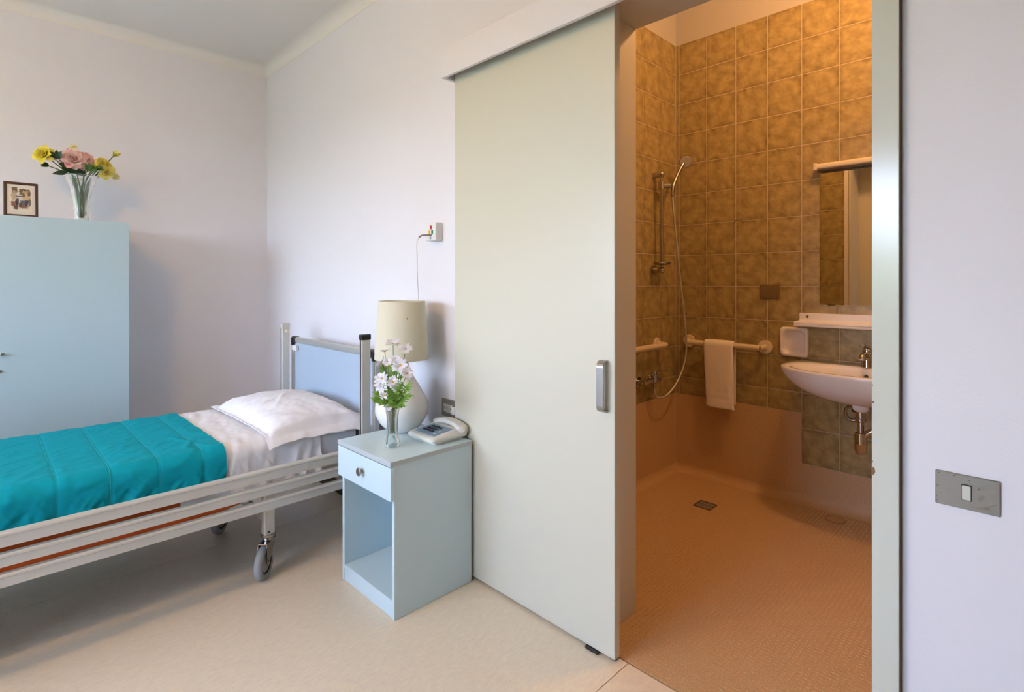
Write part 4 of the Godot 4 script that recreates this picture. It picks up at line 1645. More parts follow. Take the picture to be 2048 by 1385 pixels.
func towel(st: SurfaceTool) -> void:
	smooth(st)
	var wn := noise(120, 5.0, 3)
	var zc := BATH_B + 0.070
	var yc := 0.861
	var r := 0.0185
	var th := 0.011
	var front := 0.385
	var back := 0.36
	var total := front + PI * r + back
	var nu := 20
	var nv := 90
	var make := func(f: float, u: float, extra: float) -> Vector3:
		# f along the towel from the front hem over the bar to the back hem
		var s := f * total
		var x := -1.4415 + 0.092 * u
		var rr := r + extra
		var p := Vector3.ZERO
		var hang := 0.0
		if s < front:
			hang = (front - s) / front
			p = Vector3(x, yc - (front - s), zc + rr)
		elif s < front + PI * r:
			var a := (s - front) / r
			p = Vector3(x, yc + rr * sin(a), zc + rr * cos(a))
		else:
			hang = (s - front - PI * r) / back
			p = Vector3(x, yc - (s - front - PI * r), zc - rr)
		var sgn := 1.0 if s < front + PI * r * 0.5 else -1.0
		p.z += sgn * hang * (0.006 * wn.get_noise_2d(u * 0.45, f * 0.6) + 0.004 * sin(u * 2.2 + 0.6)) * 1.0
		p.x += hang * (0.014 + 0.006 * wn.get_noise_1d(f * 2.0)) * (1.0 if s < front else 0.2) - 0.012 * hang * u * 0.3
		if s < front:
			# woven border bands
			var d := front - s
			for b in [0.285, 0.300, 0.322, 0.332]:
				p.z -= 0.0016 * exp(-pow((d - b) / 0.0032, 2))
		return p
	var outer := []
	var inner := []
	for i in nv + 1:
		var f := float(i) / nv
		var ro := []
		var ri := []
		for j in nu + 1:
			var u := -1.0 + 2.0 * j / nu
			var edge := 1.0 - pow(absf(u), 12)
			ro.append(make.call(f, u, th * (0.45 + 0.55 * edge)))
			ri.append(make.call(f, u, 0.0))
		outer.append(ro)
		inner.append(ri)
	grid(st, outer, false, true)
	grid(st, inner, false, false)
	var e0 := []
	var e1 := []
	for i in nv + 1:
		e0.append([outer[i][0], inner[i][0]])
		e1.append([inner[i][nu], outer[i][nu]])
	grid(st, e0, false, false)
	grid(st, e1, false, false)
	grid(st, [outer[0], inner[0]], false, false)
	grid(st, [inner[nv], outer[nv]], false, false)

# distance from the basin centre to its outline in direction (cos, sin); back side stops at the wall
func basin_r(a: float, hx: float, hz: float, back: float) -> float:
	var c := absf(cos(a)) / hx
	var s := absf(sin(a)) / hz
	var n := 2.25
	var r := pow(pow(c, n) + pow(s, n), -1.0 / n)
	if sin(a) < 0:
		s = absf(sin(a)) / 0.30
		r = pow(pow(c, 2.6) + pow(s, 2.6), -1.0 / 2.6)
		r = minf(r, back / maxf(absf(sin(a)), 1e-4))
	return r

func build_sink() -> void:
	var cx := -0.660
	var cz := -1.585
	var back := cz - BATH_B - 0.001
	var t := thing("washbasin", "white wall-hung ceramic washbasin", "washbasin", Vector3(cx, 0.0, cz))
	var st := mb()
	smooth(st)
	var seg := 96
	var rows := []
	# outside, from the bottom up: [scale, y]; then over the rim and down into the bowl
	var outs := [[0.10, 0.640], [0.24, 0.641], [0.38, 0.648], [0.52, 0.660], [0.64, 0.675], [0.75, 0.694], [0.84, 0.715], [0.915, 0.740], [0.965, 0.764], [0.992, 0.786], [1.0, 0.797], [0.998, 0.803], [0.985, 0.807]]
	for q in outs:
		var ring := []
		for j in seg:
			var a := TAU * j / seg
			var r := basin_r(a, 0.368 * q[0], 0.238 * q[0], back * minf(1.0, 0.45 + 0.55 * q[0]) if q[0] < 1.0 else back)
			ring.append(Vector3(r * cos(a), q[1], r * sin(a)))
		rows.append(ring)
	# rim to bowl: bowl centre lies a little forward
	for q in [[0.305, 0.155, 0.807], [0.298, 0.150, 0.801], [0.288, 0.144, 0.785], [0.262, 0.130, 0.745], [0.215, 0.105, 0.710], [0.13, 0.065, 0.690], [0.03, 0.03, 0.684]]:
		var ring := []
		for j in seg:
			var a := TAU * j / seg
			var c: float = absf(cos(a)) / q[0]
			var s: float = absf(sin(a)) / q[1]
			var r := pow(pow(c, 2.3) + pow(s, 2.3), -1.0 / 2.3)
			ring.append(Vector3(r * cos(a), q[2], r * sin(a) + 0.052))
		rows.append(ring)
	grid(st, rows, true, true)
	poly(st, rows[-1], Vector3.UP)
	poly(st, rows[0], Vector3.DOWN)
	part(t, "basin", st, M.sanitary)
	# overflow in the front... seen on the back slope of the bowl
	st = mb()
	lathe(st, [Vector2(0.006, 0.0), Vector2(0.0105, 0.0005), Vector2(0.0125, 0.0025), Vector2(0.0125, 0.0)], Vector3(0.0, 0.768, -0.079), 20, Basis(Vector3(1, 0, 0), PI / 2 - 0.28))
	part(t, "overflow_ring", st, M.chrome)
	st = mb()
	rod(st, Vector3(0, 0.768, -0.0805), Vector3(0, 0.7685, -0.0785), 0.0098, 18)
	part(t, "overflow_hole", st, M.dark)
	st = mb()
	lathe(st, [Vector2(0.0, 0.004), Vector2(0.022, 0.004), Vector2(0.028, 0.001), Vector2(0.03, -0.002)], Vector3(0, 0.685, 0.052), 24)
	part(t, "waste_plug", st, M.chrome)
	st = mb()
	lathe_hard(st, [Vector2(0.026, 0.612), Vector2(0.034, 0.620), Vector2(0.038, 0.645), Vector2(0.0, 0.645)], Vector3(0, 0, 0.03), 28)
	part(t, "waste_collar", st, M.sanitary)
	# tap
	var f := thing("basin_tap", "chrome single-lever tap on the washbasin", "tap", Vector3(cx - 0.005, 0.8075, cz - 0.125))
	st = mb()
	lathe(st, [Vector2(0.0, 0.0), Vector2(0.026, 0.0), Vector2(0.026, 0.005), Vector2(0.0250, 0.008), Vector2(0.0235, 0.06), Vector2(0.0225, 0.070), Vector2(0.0, 0.071)], Vector3.ZERO, 28)
	part(f, "body", st, M.chrome)
	st = mb()
	tube(st, bend([Vector3(0, 0.045, 0.0), Vector3(0, 0.062, 0.035), Vector3(0, 0.070, 0.075), Vector3(0, 0.067, 0.100), Vector3(0, 0.052, 0.108)], 6), 0.0145, 16)
	part(f, "spout", st, M.chrome)
	st = mb()
	lathe(st, [Vector2(0.021, 0.072), Vector2(0.0225, 0.080), Vector2(0.020, 0.096), Vector2(0.010, 0.104), Vector2(0.0, 0.105)], Vector3.ZERO, 24)
	tube(st, bend([Vector3(0, 0.094, 0.0), Vector3(0.0, 0.108, 0.035), Vector3(0, 0.120, 0.075), Vector3(0, 0.124, 0.094)], 5), 0.008, 12, [])
	part(f, "lever", st, M.chrome)
	# trap
	var tr := thing("bottle_trap", "chrome bottle trap under the washbasin", "trap", Vector3(cx, 0.40, cz + 0.03))
	st = mb()
	rod(st, Vector3(0, 0.178, 0), Vector3(0, 0.2125, 0), 0.021, 24)
	part(tr, "waste_tail", st, M.chrome)
	st = mb()
	lathe_hard(st, [Vector2(0.0, 0.160), Vector2(0.022, 0.160), Vector2(0.0245, 0.163), Vector2(0.0245, 0.177), Vector2(0.022, 0.180), Vector2(0.0, 0.180)], Vector3.ZERO, 8)
	part(tr, "nut", st, M.chrome)
	st = mb()
	rod(st, Vector3(0, 0.10, 0), Vector3(0, 0.162, 0), 0.0145, 20)
	part(tr, "pipe", st, M.chrome)
	st = mb()
	lathe(st, [Vector2(0.0, 0.0), Vector2(0.014, 0.002), Vector2(0.023, 0.010), Vector2(0.027, 0.022), Vector2(0.027, 0.050), Vector2(0.0285, 0.052), Vector2(0.0285, 0.056), Vector2(0.027, 0.058), Vector2(0.027, 0.102), Vector2(0.022, 0.108), Vector2(0.0145, 0.110)], Vector3.ZERO, 32)
	part(tr, "cup", st, M.chrome)
	st = mb()
	tube(st, bend([Vector3(0.012, 0.088, 0.0), Vector3(0.032, 0.112, 0.0), Vector3(0.060, 0.124, -0.006), Vector3(0.090, 0.112, -0.030), Vector3(0.100, 0.100, -0.080), Vector3(0.100, 0.098, -0.232)], 7), 0.015, 18)
	part(tr, "outlet_arm", st, M.chrome)
	# angle valve with flexible hose, left of the trap
	var av := thing("angle_valve", "chrome angle valve and curled pipe left of the bottle trap", "valve", Vector3(cx - 0.065, 0.585, BATH_B))
	st = mb()
	rod(st, Vector3(0, 0, 0.0), Vector3(0, 0, 0.006), 0.028, 24)
	rod(st, Vector3(0, 0, 0.005), Vector3(0, 0, 0.060), 0.010, 16)
	part(av, "valve_body", st, M.chrome)
	st = mb()
	rod(st, Vector3(0, 0, 0.060), Vector3(0, 0, 0.085), 0.016, 14)
	part(av, "valve_knob", st, M.chrome)
	st = mb()
	var lp := []
	for i in 17:
		var a := -PI * 0.1 + TAU * 0.86 * i / 16.0
		lp.append(Vector3(0.012 + 0.030 * cos(a), -0.004 + 0.036 * sin(-a), 0.150 + 0.02 * i / 16.0))
	lp.append(Vector3(0.030, 0.060, 0.16))
	part_tube(av, "hose", bend(lp, 3), 0.0085)

func part_tube(parent: Node3D, called: String, path: Array, r: float) -> void:
	var st := mb()
	tube(st, path, r, 12)
	part(parent, called, st, M.dull_chrome)

func build_shower() -> void:
	var xw := BATH_L
	var zb := -1.497
	var t := thing("shower_slide_bar", "chrome shower slide bar with soap dish on the tiled wall", "slide bar", Vector3(xw, 1.30, zb))
	var bx := 0.058
	var st := mb()
	rod(st, Vector3(bx, 0.03, 0), Vector3(bx, 0.615, 0), 0.0105, 20)
	part(t, "bar", st, M.chrome)
	for y in [0.615, 0.020]:
		st = mb()
		rod(st, Vector3(0, y, 0), Vector3(bx + 0.006, y, 0), 0.0175, 22)
		lathe(st, [Vector2(0.0, -0.022), Vector2(0.012, -0.019), Vector2(0.019, -0.008), Vector2(0.020, 0.004), Vector2(0.015, 0.016), Vector2(0.0, 0.022)], Vector3(bx, y, 0), 20)
		part(t, "bracket", st, M.chrome)
	st = mb()
	smooth(st)
	var rows := []
	for q in [[0.0, 0.052], [0.035, 0.050], [0.050, 0.055], [0.056, 0.066], [0.053, 0.067], [0.047, 0.058], [0.034, 0.055], [0.0, 0.056]]:
		var ring := []
		for j in 28:
			var a := TAU * j / 28.0
			ring.append(Vector3(0.070 + q[0] * 0.9 * cos(a), q[1], q[0] * 1.1 * sin(a) + 0.01))
		rows.append(ring)
	grid(st, rows, true, true)
	part(t, "soap_dish", st, M.dull_chrome)
	st = mb()
	rod(st, Vector3(bx, 0.520, 0), Vector3(bx, 0.572, 0), 0.0185, 22)
	rod(st, Vector3(bx, 0.546, -0.006), Vector3(bx + 0.030, 0.546, -0.052), 0.0175, 20)
	part(t, "slider", st, M.chrome)
	# hand shower in its holder
	var hd := thing("hand_shower", "chrome hand shower resting in the slide bar holder", "hand shower", Vector3(xw + 0.100, 1.80, zb - 0.062))
	st = mb()
	tube(st, bend([Vector3(0.000, 0.010, 0.0), Vector3(0.002, 0.050, -0.008), Vector3(0.008, 0.105, -0.036), Vector3(0.016, 0.155, -0.066), Vector3(0.026, 0.195, -0.090)], 6), 0.0115, 18, [])
	part(hd, "handle", st, M.dull_chrome)
	var dir := Vector3(0.55, -0.46, 0.36).normalized()
	var sx := dir.cross(Vector3.UP).normalized()
	var bs := Basis(sx, dir, sx.cross(dir))
	st = mb()
	lathe(st, [Vector2(0.0, -0.014), Vector2(0.022, -0.012), Vector2(0.034, -0.005), Vector2(0.042, 0.005), Vector2(0.044, 0.012), Vector2(0.042, 0.017)], Vector3(0.030, 0.212, -0.100), 32, bs)
	part(hd, "head", st, M.dull_chrome)
	st = mb()
	lathe_hard(st, [Vector2(0.042, 0.0155), Vector2(0.036, 0.0185), Vector2(0.0, 0.0185)], Vector3(0.030, 0.212, -0.100), 32, bs)
	part(hd, "spray_face", st, M.hose)
	st = mb()
	rod(st, Vector3(0, -0.022, 0.002), Vector3(0, 0.014, 0), 0.010, 14, 0.012)
	part(hd, "hose_nut", st, M.chrome)
	# mixer
	var m := thing("shower_mixer", "chrome single-lever shower mixer on the left wall", "mixer", Vector3(xw, 0.640, -1.39))
	for s in [-1, 1]:
		st = mb()
		rod(st, Vector3(0, 0, 0.075 * s), Vector3(0.010, 0, 0.075 * s), 0.033, 26)
		rod(st, Vector3(0.008, 0, 0.075 * s), Vector3(0.046, 0, 0.075 * s), 0.017, 20)
		part(m, "rosette", st, M.chrome)
	st = mb()
	rod(st, Vector3(0.050, 0, -0.090), Vector3(0.050, 0, 0.090), 0.0185, 22)
	part(m, "body", st, M.chrome)
	st = mb()
	rod(st, Vector3(0.062, -0.005, -0.020), Vector3(0.062, 0.045, -0.020), 0.023, 22)
	rod(st, Vector3(0.062, 0.045, -0.020), Vector3(0.062, 0.066, -0.020), 0.020, 22)
	tube(st, bend([Vector3(0.064, 0.060, -0.020), Vector3(0.100, 0.070, -0.024), Vector3(0.150, 0.078, -0.028)], 5), 0.007, 10)
	part(m, "lever", st, M.chrome)
	st = mb()
	rod(st, Vector3(0.062, -0.042, -0.020), Vector3(0.062, -0.010, -0.020), 0.010, 14)
	part(m, "hose_outlet", st, M.chrome)
	# hose
	var h := thing("shower_hose", "thin pale shower hose hanging from hand shower to mixer", "hose", Vector3(xw + 0.08, 0.56, -1.45))
	st = mb()
	var pts := [Vector3(xw + 0.100, 1.780, zb - 0.061), Vector3(xw + 0.104, 1.70, zb - 0.066), Vector3(xw + 0.112, 1.50, zb - 0.090), Vector3(xw + 0.120, 1.25, zb - 0.125), Vector3(xw + 0.128, 1.00, zb - 0.165), Vector3(xw + 0.130, 0.82, zb - 0.182), Vector3(xw + 0.124, 0.70, zb - 0.150), Vector3(xw + 0.110, 0.60, zb - 0.075), Vector3(xw + 0.092, 0.545, zb + 0.005), Vector3(xw + 0.072, 0.538, zb + 0.060), Vector3(xw + 0.063, 0.560, zb + 0.084), Vector3(xw + 0.062, 0.600, zb + 0.087)]
	tube(st, bend(pts, 12), 0.0062, 12)
	shift(part(h, "hose_tube", st, M.hose), h)

# ---------------------------------------------------------------- flowers
# one petal: root at origin, pointing along +y, facing +z; cup bends it forward
func petal(st: SurfaceTool, tr: Transform3D, len: float, wid: float, cup: float, curl: float, nl := 5, nw := 4) -> void:
	smooth(st)
	var rows := []
	for i in nl + 1:
		var f := float(i) / nl
		var row := []
		var w := wid * pow(sin(PI * clampf(0.10 + 0.80 * f, 0, 1)), 0.8)
		for j in nw + 1:
			var u := -1.0 + 2.0 * j / nw
			var z := cup * len * f * f - curl * len * pow(f, 4) + 0.25 * wid * u * u * cup * 2.0
			row.append(tr * Vector3(w * u, len * f * (1.0 - 0.06 * u * u * f), z))
		rows.append(row)
	grid(st, rows, false, true)

func aim(at: Vector3, dir: Vector3, roll := 0.0) -> Transform3D:     # local +z looks along dir
	var z := dir.normalized()
	var x := Vector3.UP.cross(z)
	x = Vector3.RIGHT if x.length() < 0.05 else x.normalized()
	return Transform3D(Basis(x, z.cross(x), z) * Basis(Vector3(0, 0, 1), roll), at)

func leaf(st: SurfaceTool, tr: Transform3D, len: float, wid: float, droop := 0.2) -> void:
	smooth(st)
	var rows := []
	for i in 7:
		var f := i / 6.0
		var w := wid * pow(sin(PI * pow(clampf(0.04 + 0.96 * f, 0, 1), 0.8)), 0.9)
		var row := []
		for j in 5:
			var u := -1.0 + 0.5 * j
			row.append(tr * Vector3(w * u, len * f, -droop * len * f * f + 0.25 * w * absf(u)))
		rows.append(row)
	grid(st, rows, false, true)

func stem_path(a: Vector3, b: Vector3, sag := 0.0) -> Array:
	var m := a.lerp(b, 0.5) + Vector3(-sag * 0.5, sag * 0.3, sag)
	return bend([a, m, b], 6)

func build_bud_vase() -> void:
	var base := Vector3(-1.858, 0.589, 0.338)
	var v := thing("bud_vase", "slender clear glass bud vase holding daisies", "vase", base)
	var st := mb()
	var outer := [Vector2(0.0, 0.0), Vector2(0.029, 0.0), Vector2(0.0305, 0.003), Vector2(0.0300, 0.016), Vector2(0.0255, 0.038), Vector2(0.0220, 0.062), Vector2(0.0215, 0.090), Vector2(0.0235, 0.120), Vector2(0.0280, 0.152), Vector2(0.0282, 0.154)]
	var inner := [Vector2(0.0265, 0.1535), Vector2(0.0215, 0.120), Vector2(0.0192, 0.090), Vector2(0.0190, 0.062), Vector2(0.0180, 0.050), Vector2(0.0, 0.046)]
	lathe(st, outer + inner, Vector3.ZERO, 36)
	part(v, "glass", st, M.crystal)
	# daisies: [pixel-derived head position, facing, radius, word for the label]
	var heads := [
		[Vector3(-1.842, 1.000, 0.345), Vector3(0.3, 0.95, 0.2), 0.025, "tallest of the white daisies, in front of the lamp shade"],
		[Vector3(-1.775, 0.985, 0.330), Vector3(0.6, 0.75, 0.2), 0.021, "white daisy right of the tallest one"],
		[Vector3(-1.895, 0.966, 0.350), Vector3(-0.2, 1.0, 0.1), 0.022, "white daisy at the upper left under the shade rim"],
		[Vector3(-1.855, 0.932, 0.362), Vector3(0.75, 0.25, 0.6), 0.016, "small white daisy facing out with orange eye, upper"],
		[Vector3(-1.832, 0.944, 0.340), Vector3(0.75, 0.35, 0.5), 0.014, "small white daisy tucked behind the upper orange eye"],
		[Vector3(-1.900, 0.920, 0.358), Vector3(-0.5, 0.7, 0.5), 0.024, "white daisy at the far left, middle height"],
		[Vector3(-1.790, 0.922, 0.345), Vector3(0.75, 0.2, 0.6), 0.027, "large white daisy at the right, below two tall ones"],
		[Vector3(-1.758, 0.893, 0.335), Vector3(0.8, 0.5, 0.3), 0.022, "pinkish white daisy at the far right"],
		[Vector3(-1.888, 0.858, 0.365), Vector3(0.3, 0.55, 0.8), 0.027, "white daisy at the left above the leaves"],
		[Vector3(-1.875, 0.836, 0.372), Vector3(0.5, 0.1, 0.85), 0.027, "white daisy at the lower left, petals hanging down"],
		[Vector3(-1.815, 0.856, 0.362), Vector3(0.75, 0.15, 0.65), 0.020, "white daisy facing out with orange eye, centre right"],
		[Vector3(-1.798, 0.838, 0.352), Vector3(0.8, -0.2, 0.5), 0.022, "white daisy at the right, drooping below the orange eye"],
		[Vector3(-1.865, 0.798, 0.370), Vector3(0.6, -0.1, 0.8), 0.016, "little white daisy low among the leaves"],
		[Vector3(-1.842, 0.755, 0.366), Vector3(0.6, -0.3, 0.7), 0.014, "lowest little white daisy just above the vase rim"]]
	var rng := RandomNumberGenerator.new()
	rng.seed = 31
	for k in heads.size():
		var q = heads[k]
		var d := thing("white_daisy", q[3], "flower", base, "daisies in the bud vase")
		var hp: Vector3 = q[0] - base
		var low := Vector3(rng.randf_range(-0.010, 0.010), 0.052 + rng.randf_range(0, 0.01), rng.randf_range(-0.010, 0.010))
		var rim := Vector3(clampf(hp.x * 0.35, -0.016, 0.016), 0.152, clampf(hp.z * 0.3 + rng.randf_range(-0.01, 0.01), -0.016, 0.016))
		st = mb()
		var dir: Vector3 = q[1].normalized()
		tube(st, bend([low, rim, rim.lerp(hp, 0.55) + Vector3(0, 0.01, 0), hp - dir * 0.004], 6), 0.0013, 6)
		part(d, "stem", st, M.stem)
		st = mb()
		var n := 19
		for i in n:
			var tr := aim(hp, dir, TAU * i / n + rng.randf_range(-0.12, 0.12)) * Transform3D(Basis(Vector3(1, 0, 0), rng.randf_range(0.15, 0.55)), Vector3.ZERO)
			petal(st, tr, q[2] * 1.28 * rng.randf_range(0.85, 1.1), q[2] * 0.25, 0.1, rng.randf_range(0.0, 0.35), 4, 2)
		part(d, "petals", st, M.petal_white)
		st = mb()
		var tr2 := aim(hp, dir)
		lathe(st, [Vector2(0.0, -0.002), Vector2(q[2] * 0.22, -0.001), Vector2(q[2] * 0.20, 0.002), Vector2(q[2] * 0.12, 0.0040), Vector2(0.0, 0.0045)], hp, 14, tr2.basis * Basis(Vector3(1, 0, 0), PI / 2))
		part(d, "eye", st, M.daisy_eye)
	# leafy sprigs
	var sprigs := [
		[Vector3(-1.905, 0.795, 0.36), "leafy green sprig at the lower left of the daisies"],
		[Vector3(-1.890, 0.900, 0.345), "leafy green sprig at the upper left of the daisies"],
		[Vector3(-1.752, 0.846, 0.345), "leafy green sprig reaching to the right of the daisies"],
		[Vector3(-1.780, 0.770, 0.360), "leafy green sprig low at the right above the vase"],
		[Vector3(-1.820, 0.895, 0.340), "leafy green sprig in the middle of the daisies"],
		[Vector3(-1.800, 0.815, 0.365), "leafy green sprig at the centre right of the daisies"],
		[Vector3(-1.845, 0.830, 0.350), "leafy green sprig behind the middle daisies"],
		[Vector3(-1.868, 0.872, 0.335), "leafy green sprig behind the left daisies"],
		[Vector3(-1.770, 0.805, 0.340), "leafy green sprig low behind the right daisies"],
		[Vector3(-1.830, 0.775, 0.375), "leafy green sprig in front, just over the rim"],
		[Vector3(-1.895, 0.772, 0.375), "lowest leafy green sprig, left above the vase"]]
	for q in sprigs:
		var d := thing("leaf_sprig", q[1], "leaves", base, "leaf sprigs in the bud vase")
		var hp: Vector3 = q[0] - base
		var rim := Vector3(clampf(hp.x * 0.35, -0.016, 0.016), 0.150, clampf(hp.z * 0.3, -0.015, 0.015))
		var path := bend([Vector3(rng.randf_range(-0.010, 0.010), 0.055, rng.randf_range(-0.010, 0.010)), rim, rim.lerp(hp, 0.6) + Vector3(0, 0.008, 0), hp], 6)
		st = mb()
		tube(st, path, 0.0013, 6)
		part(d, "stem", st, M.stem)
		st = mb()
		for i in 11:
			var p: Vector3 = path[mini(path.size() - 1, 8 + i)]
			var fw: Vector3 = (hp - rim).normalized()
			var side := Vector3(0.7, 0, -0.7) * (1.0 if i % 2 == 0 else -1.0)
			var dr := (fw * 0.55 + side * rng.randf_range(0.5, 1.0) + Vector3(0.35, rng.randf_range(-0.2, 0.3), 0.3) * 0.6).normalized()
			var zz := Vector3(rng.randf_range(0.3, 0.8), 0.6, rng.randf_range(0.2, 0.7)).normalized()
			var xx := dr.cross(zz).normalized()
			var bs := Basis(xx, dr, xx.cross(dr))
			leaf(st, Transform3D(bs, p), rng.randf_range(0.030, 0.046), rng.randf_range(0.0045, 0.0065), 0.3)
			for s2 in [-1, 1]:
				leaf(st, Transform3D(bs * Basis(Vector3(0, 0, 1), 0.75 * s2), p + dr * 0.013), 0.019, 0.004, 0.2)
		part(d, "leaflets", st, M.leaf_light)

func build_crystal_vase() -> void:
	var base := Vector3(-3.83, 1.575, 1.105)
	var v := thing("crystal_vase", "flared cut crystal vase on top of the wardrobe", "vase", base)
	var st := mb()
	smooth(st)
	var prof := [Vector2(0.0, 0.0), Vector2(0.026, 0.0), Vector2(0.031, 0.006), Vector2(0.033, 0.020), Vector2(0.034, 0.040), Vector2(0.036, 0.080), Vector2(0.039, 0.120), Vector2(0.044, 0.160), Vector2(0.053, 0.200), Vector2(0.067, 0.240), Vector2(0.079, 0.262), Vector2(0.080, 0.265)]
	var inn := [Vector2(0.077, 0.264), Vector2(0.063, 0.240), Vector2(0.049, 0.200), Vector2(0.040, 0.160), Vector2(0.035, 0.120), Vector2(0.0315, 0.080), Vector2(0.0285, 0.045), Vector2(0.018, 0.032), Vector2(0.0, 0.030)]
	var rows := []
	var n := 48
	for k in prof.size() + inn.size():
		var p: Vector2 = prof[k] if k < prof.size() else inn[k - prof.size()]
		var ring := []
		for j in n:
			var a := TAU * j / n
			var cut := 1.0
			if k > 2 and k < 9:
				cut = 1.0 - 0.05 * (1.0 if j % 4 < 2 else 0.0)
			if k >= 10 and k <= 11:
				cut = 1.0 + 0.012 * sin(a * 12.0)
			ring.append(Vector3(p.x * cut * cos(a), p.y, p.x * cut * sin(a)))
		rows.append(ring)
	grid(st, rows, true, true)
	part(v, "glass", st, M.crystal)
	var rng := RandomNumberGenerator.new()
	rng.seed = 57
	var to_cam := Vector3(0.95, -0.1, 0.12)
	var stem_to := func(d: Node3D, hp: Vector3, mt: Material) -> void:
		var s2 := mb()
		var low := Vector3(rng.randf_range(-0.019, 0.019), 0.036, rng.randf_range(-0.019, 0.019))
		var rim := Vector3(clampf(hp.x * 0.5, -0.045, 0.045), 0.258, clampf(hp.z * 0.45, -0.052, 0.052))
		tube(s2, bend([low, Vector3(low.x * 0.9 + rim.x * 0.2, 0.15, low.z * 0.9 + rim.z * 0.2), rim, hp], 6), 0.0027, 7)
		part(d, "stem", s2, mt)
	# blossoms: [head, facing, radius, layers, petals per layer, material, core material, name, label]
	var bl := [
		[Vector3(-3.80, 1.930, 1.268), Vector3(0.7, 0.2, 0.45), 0.048, 5, 6, M.petal_yellow, M.petal_yellow, "yellow_flower", "large yellow blossom at the far left of the crystal vase"],
		[Vector3(-3.785, 1.915, 1.010), Vector3(0.7, 0.55, -0.3), 0.043, 5, 6, M.petal_yellow, M.petal_yellow, "yellow_flower", "upper yellow blossom at the right of the crystal vase"],
		[Vector3(-3.775, 1.868, 0.998), Vector3(0.9, -0.1, -0.1), 0.042, 5, 6, M.petal_yellow, M.petal_pale_yellow, "yellow_flower", "lower yellow blossom at the right, facing the room"],
		[Vector3(-3.775, 1.918, 1.145), Vector3(0.95, 0.05, 0.1), 0.057, 6, 6, M.petal_cream, M.petal_pink, "rose", "big pink and cream rose in the middle of the bouquet"],
		[Vector3(-3.790, 1.938, 1.085), Vector3(0.85, 0.2, -0.2), 0.034, 2, 6, M.petal_pink, M.flower_eye, "pink_flower", "small pink blossom with dark eye, right of the rose"],
		[Vector3(-3.800, 1.905, 1.080), Vector3(0.85, -0.2, -0.1), 0.032, 2, 6, M.petal_cream, M.flower_eye, "pink_flower", "cream blossom with dark eye below the small pink one"],
		[Vector3(-3.815, 1.925, 1.225), Vector3(0.8, 0.1, 0.3), 0.020, 2, 5, M.petal_cream, M.petal_pink, "pink_flower", "tiny pale pink blossom among leaves, left of the rose"]]
	for q in bl:
		var d := thing(q[7], q[8], "flower", base, "flowers in the crystal vase")
		var hp: Vector3 = q[0] - base
		var dir: Vector3 = q[1].normalized()
		stem_to.call(d, hp - dir * q[2] * 0.5, M.stem)
		var np: int = q[4]
		for ly in q[3]:
			st = mb()
			var f: float = float(ly) / maxf(1.0, q[3] - 1.0)
			for i in np:
				var tr := aim(hp - dir * q[2] * 0.30, dir, TAU * (i + 0.5 * (ly % 2)) / np + rng.randf_range(-0.15, 0.15)) * Transform3D(Basis(Vector3(1, 0, 0), lerpf(0.45, 1.42, f)), Vector3.ZERO)
				tr = tr * Transform3D(Basis(Vector3(0, 1, 0), rng.randf_range(-0.25, 0.25)), Vector3(0, 0, rng.randf_range(-0.05, 0.05) * q[2]))
				petal(st, tr, q[2] * lerpf(1.10, 0.80, f) * rng.randf_range(0.9, 1.1), q[2] * lerpf(0.62, 0.30, f), 0.34, lerpf(0.62, 0.05, f), 7, 6)
			part(d, "petals", st, q[5] if (ly % 2 == 0 and f < 0.9) or q[3] < 3 else (q[6] if q[6] != M.flower_eye else q[5]))
		if q[7] == "rose":
			st = mb()
			for i in 5:
				var tr := aim(hp - dir * q[2] * 0.36, dir, [0.4, 1.9, 2.6, 3.9, 5.5][i]) * Transform3D(Basis(Vector3(1, 0, 0), [0.55, 0.35, 0.75, 0.30, 0.60][i]), Vector3.ZERO)
				petal(st, tr, q[2] * 1.12, q[2] * 0.40, 0.34, 0.6, 6, 5)
			part(d, "flushed_petals", st, M.petal_pink_rim)
		if q[6] == M.flower_eye:
			st = mb()
			lathe(st, [Vector2(0.0, -0.01), Vector2(q[2] * 0.28, -0.004), Vector2(q[2] * 0.22, 0.004), Vector2(0.0, 0.007)], hp - dir * q[2] * 0.10, 12, aim(hp, dir).basis * Basis(Vector3(1, 0, 0), PI / 2))
			part(d, "eye", st, M.flower_eye)
	# buds
	for q in [
		[Vector3(-3.80, 1.984, 1.142), Vector3(0.1, 1, -0.1), "yellow bud standing up behind the rose"],
		[Vector3(-3.80, 1.985, 0.950), Vector3(0.1, 0.75, -0.65), "yellow bud at the upper right on a long stem"],
		[Vector3(-3.78, 1.895, 1.052), Vector3(0.3, 1, -0.15), "yellow-green bud between rose and yellow blossoms"],
		[Vector3(-3.80, 1.852, 0.955), Vector3(0.4, 0.2, -0.8), "pale greenish bud low at the far right"]]:
		var d := thing("flower_bud", q[2], "flower", base, "buds in the crystal vase")
		var hp: Vector3 = q[0] - base
		var dir: Vector3 = q[1].normalized()
		stem_to.call(d, hp - dir * 0.02, M.stem)
		st = mb()
		for i in 5:
			var tr := aim(hp - dir * 0.022, dir, TAU * i / 5.0) * Transform3D(Basis(Vector3(1, 0, 0), 1.35), Vector3.ZERO)
			petal(st, tr, 0.042, 0.012, -0.25, -0.1, 5, 4)
		part(d, "petals", st, M.petal_yellow if not q[2].begins_with("pale") else M.petal_pale_yellow)
		st = mb()
		for i in 5:
			var tr := aim(hp - dir * 0.025, dir, TAU * (i + 0.5) / 5.0) * Transform3D(Basis(Vector3(1, 0, 0), 0.95), Vector3.ZERO)
			leaf(st, tr, 0.034, 0.0035, 0.2)
		part(d, "sepals", st, M.leaf_mid)
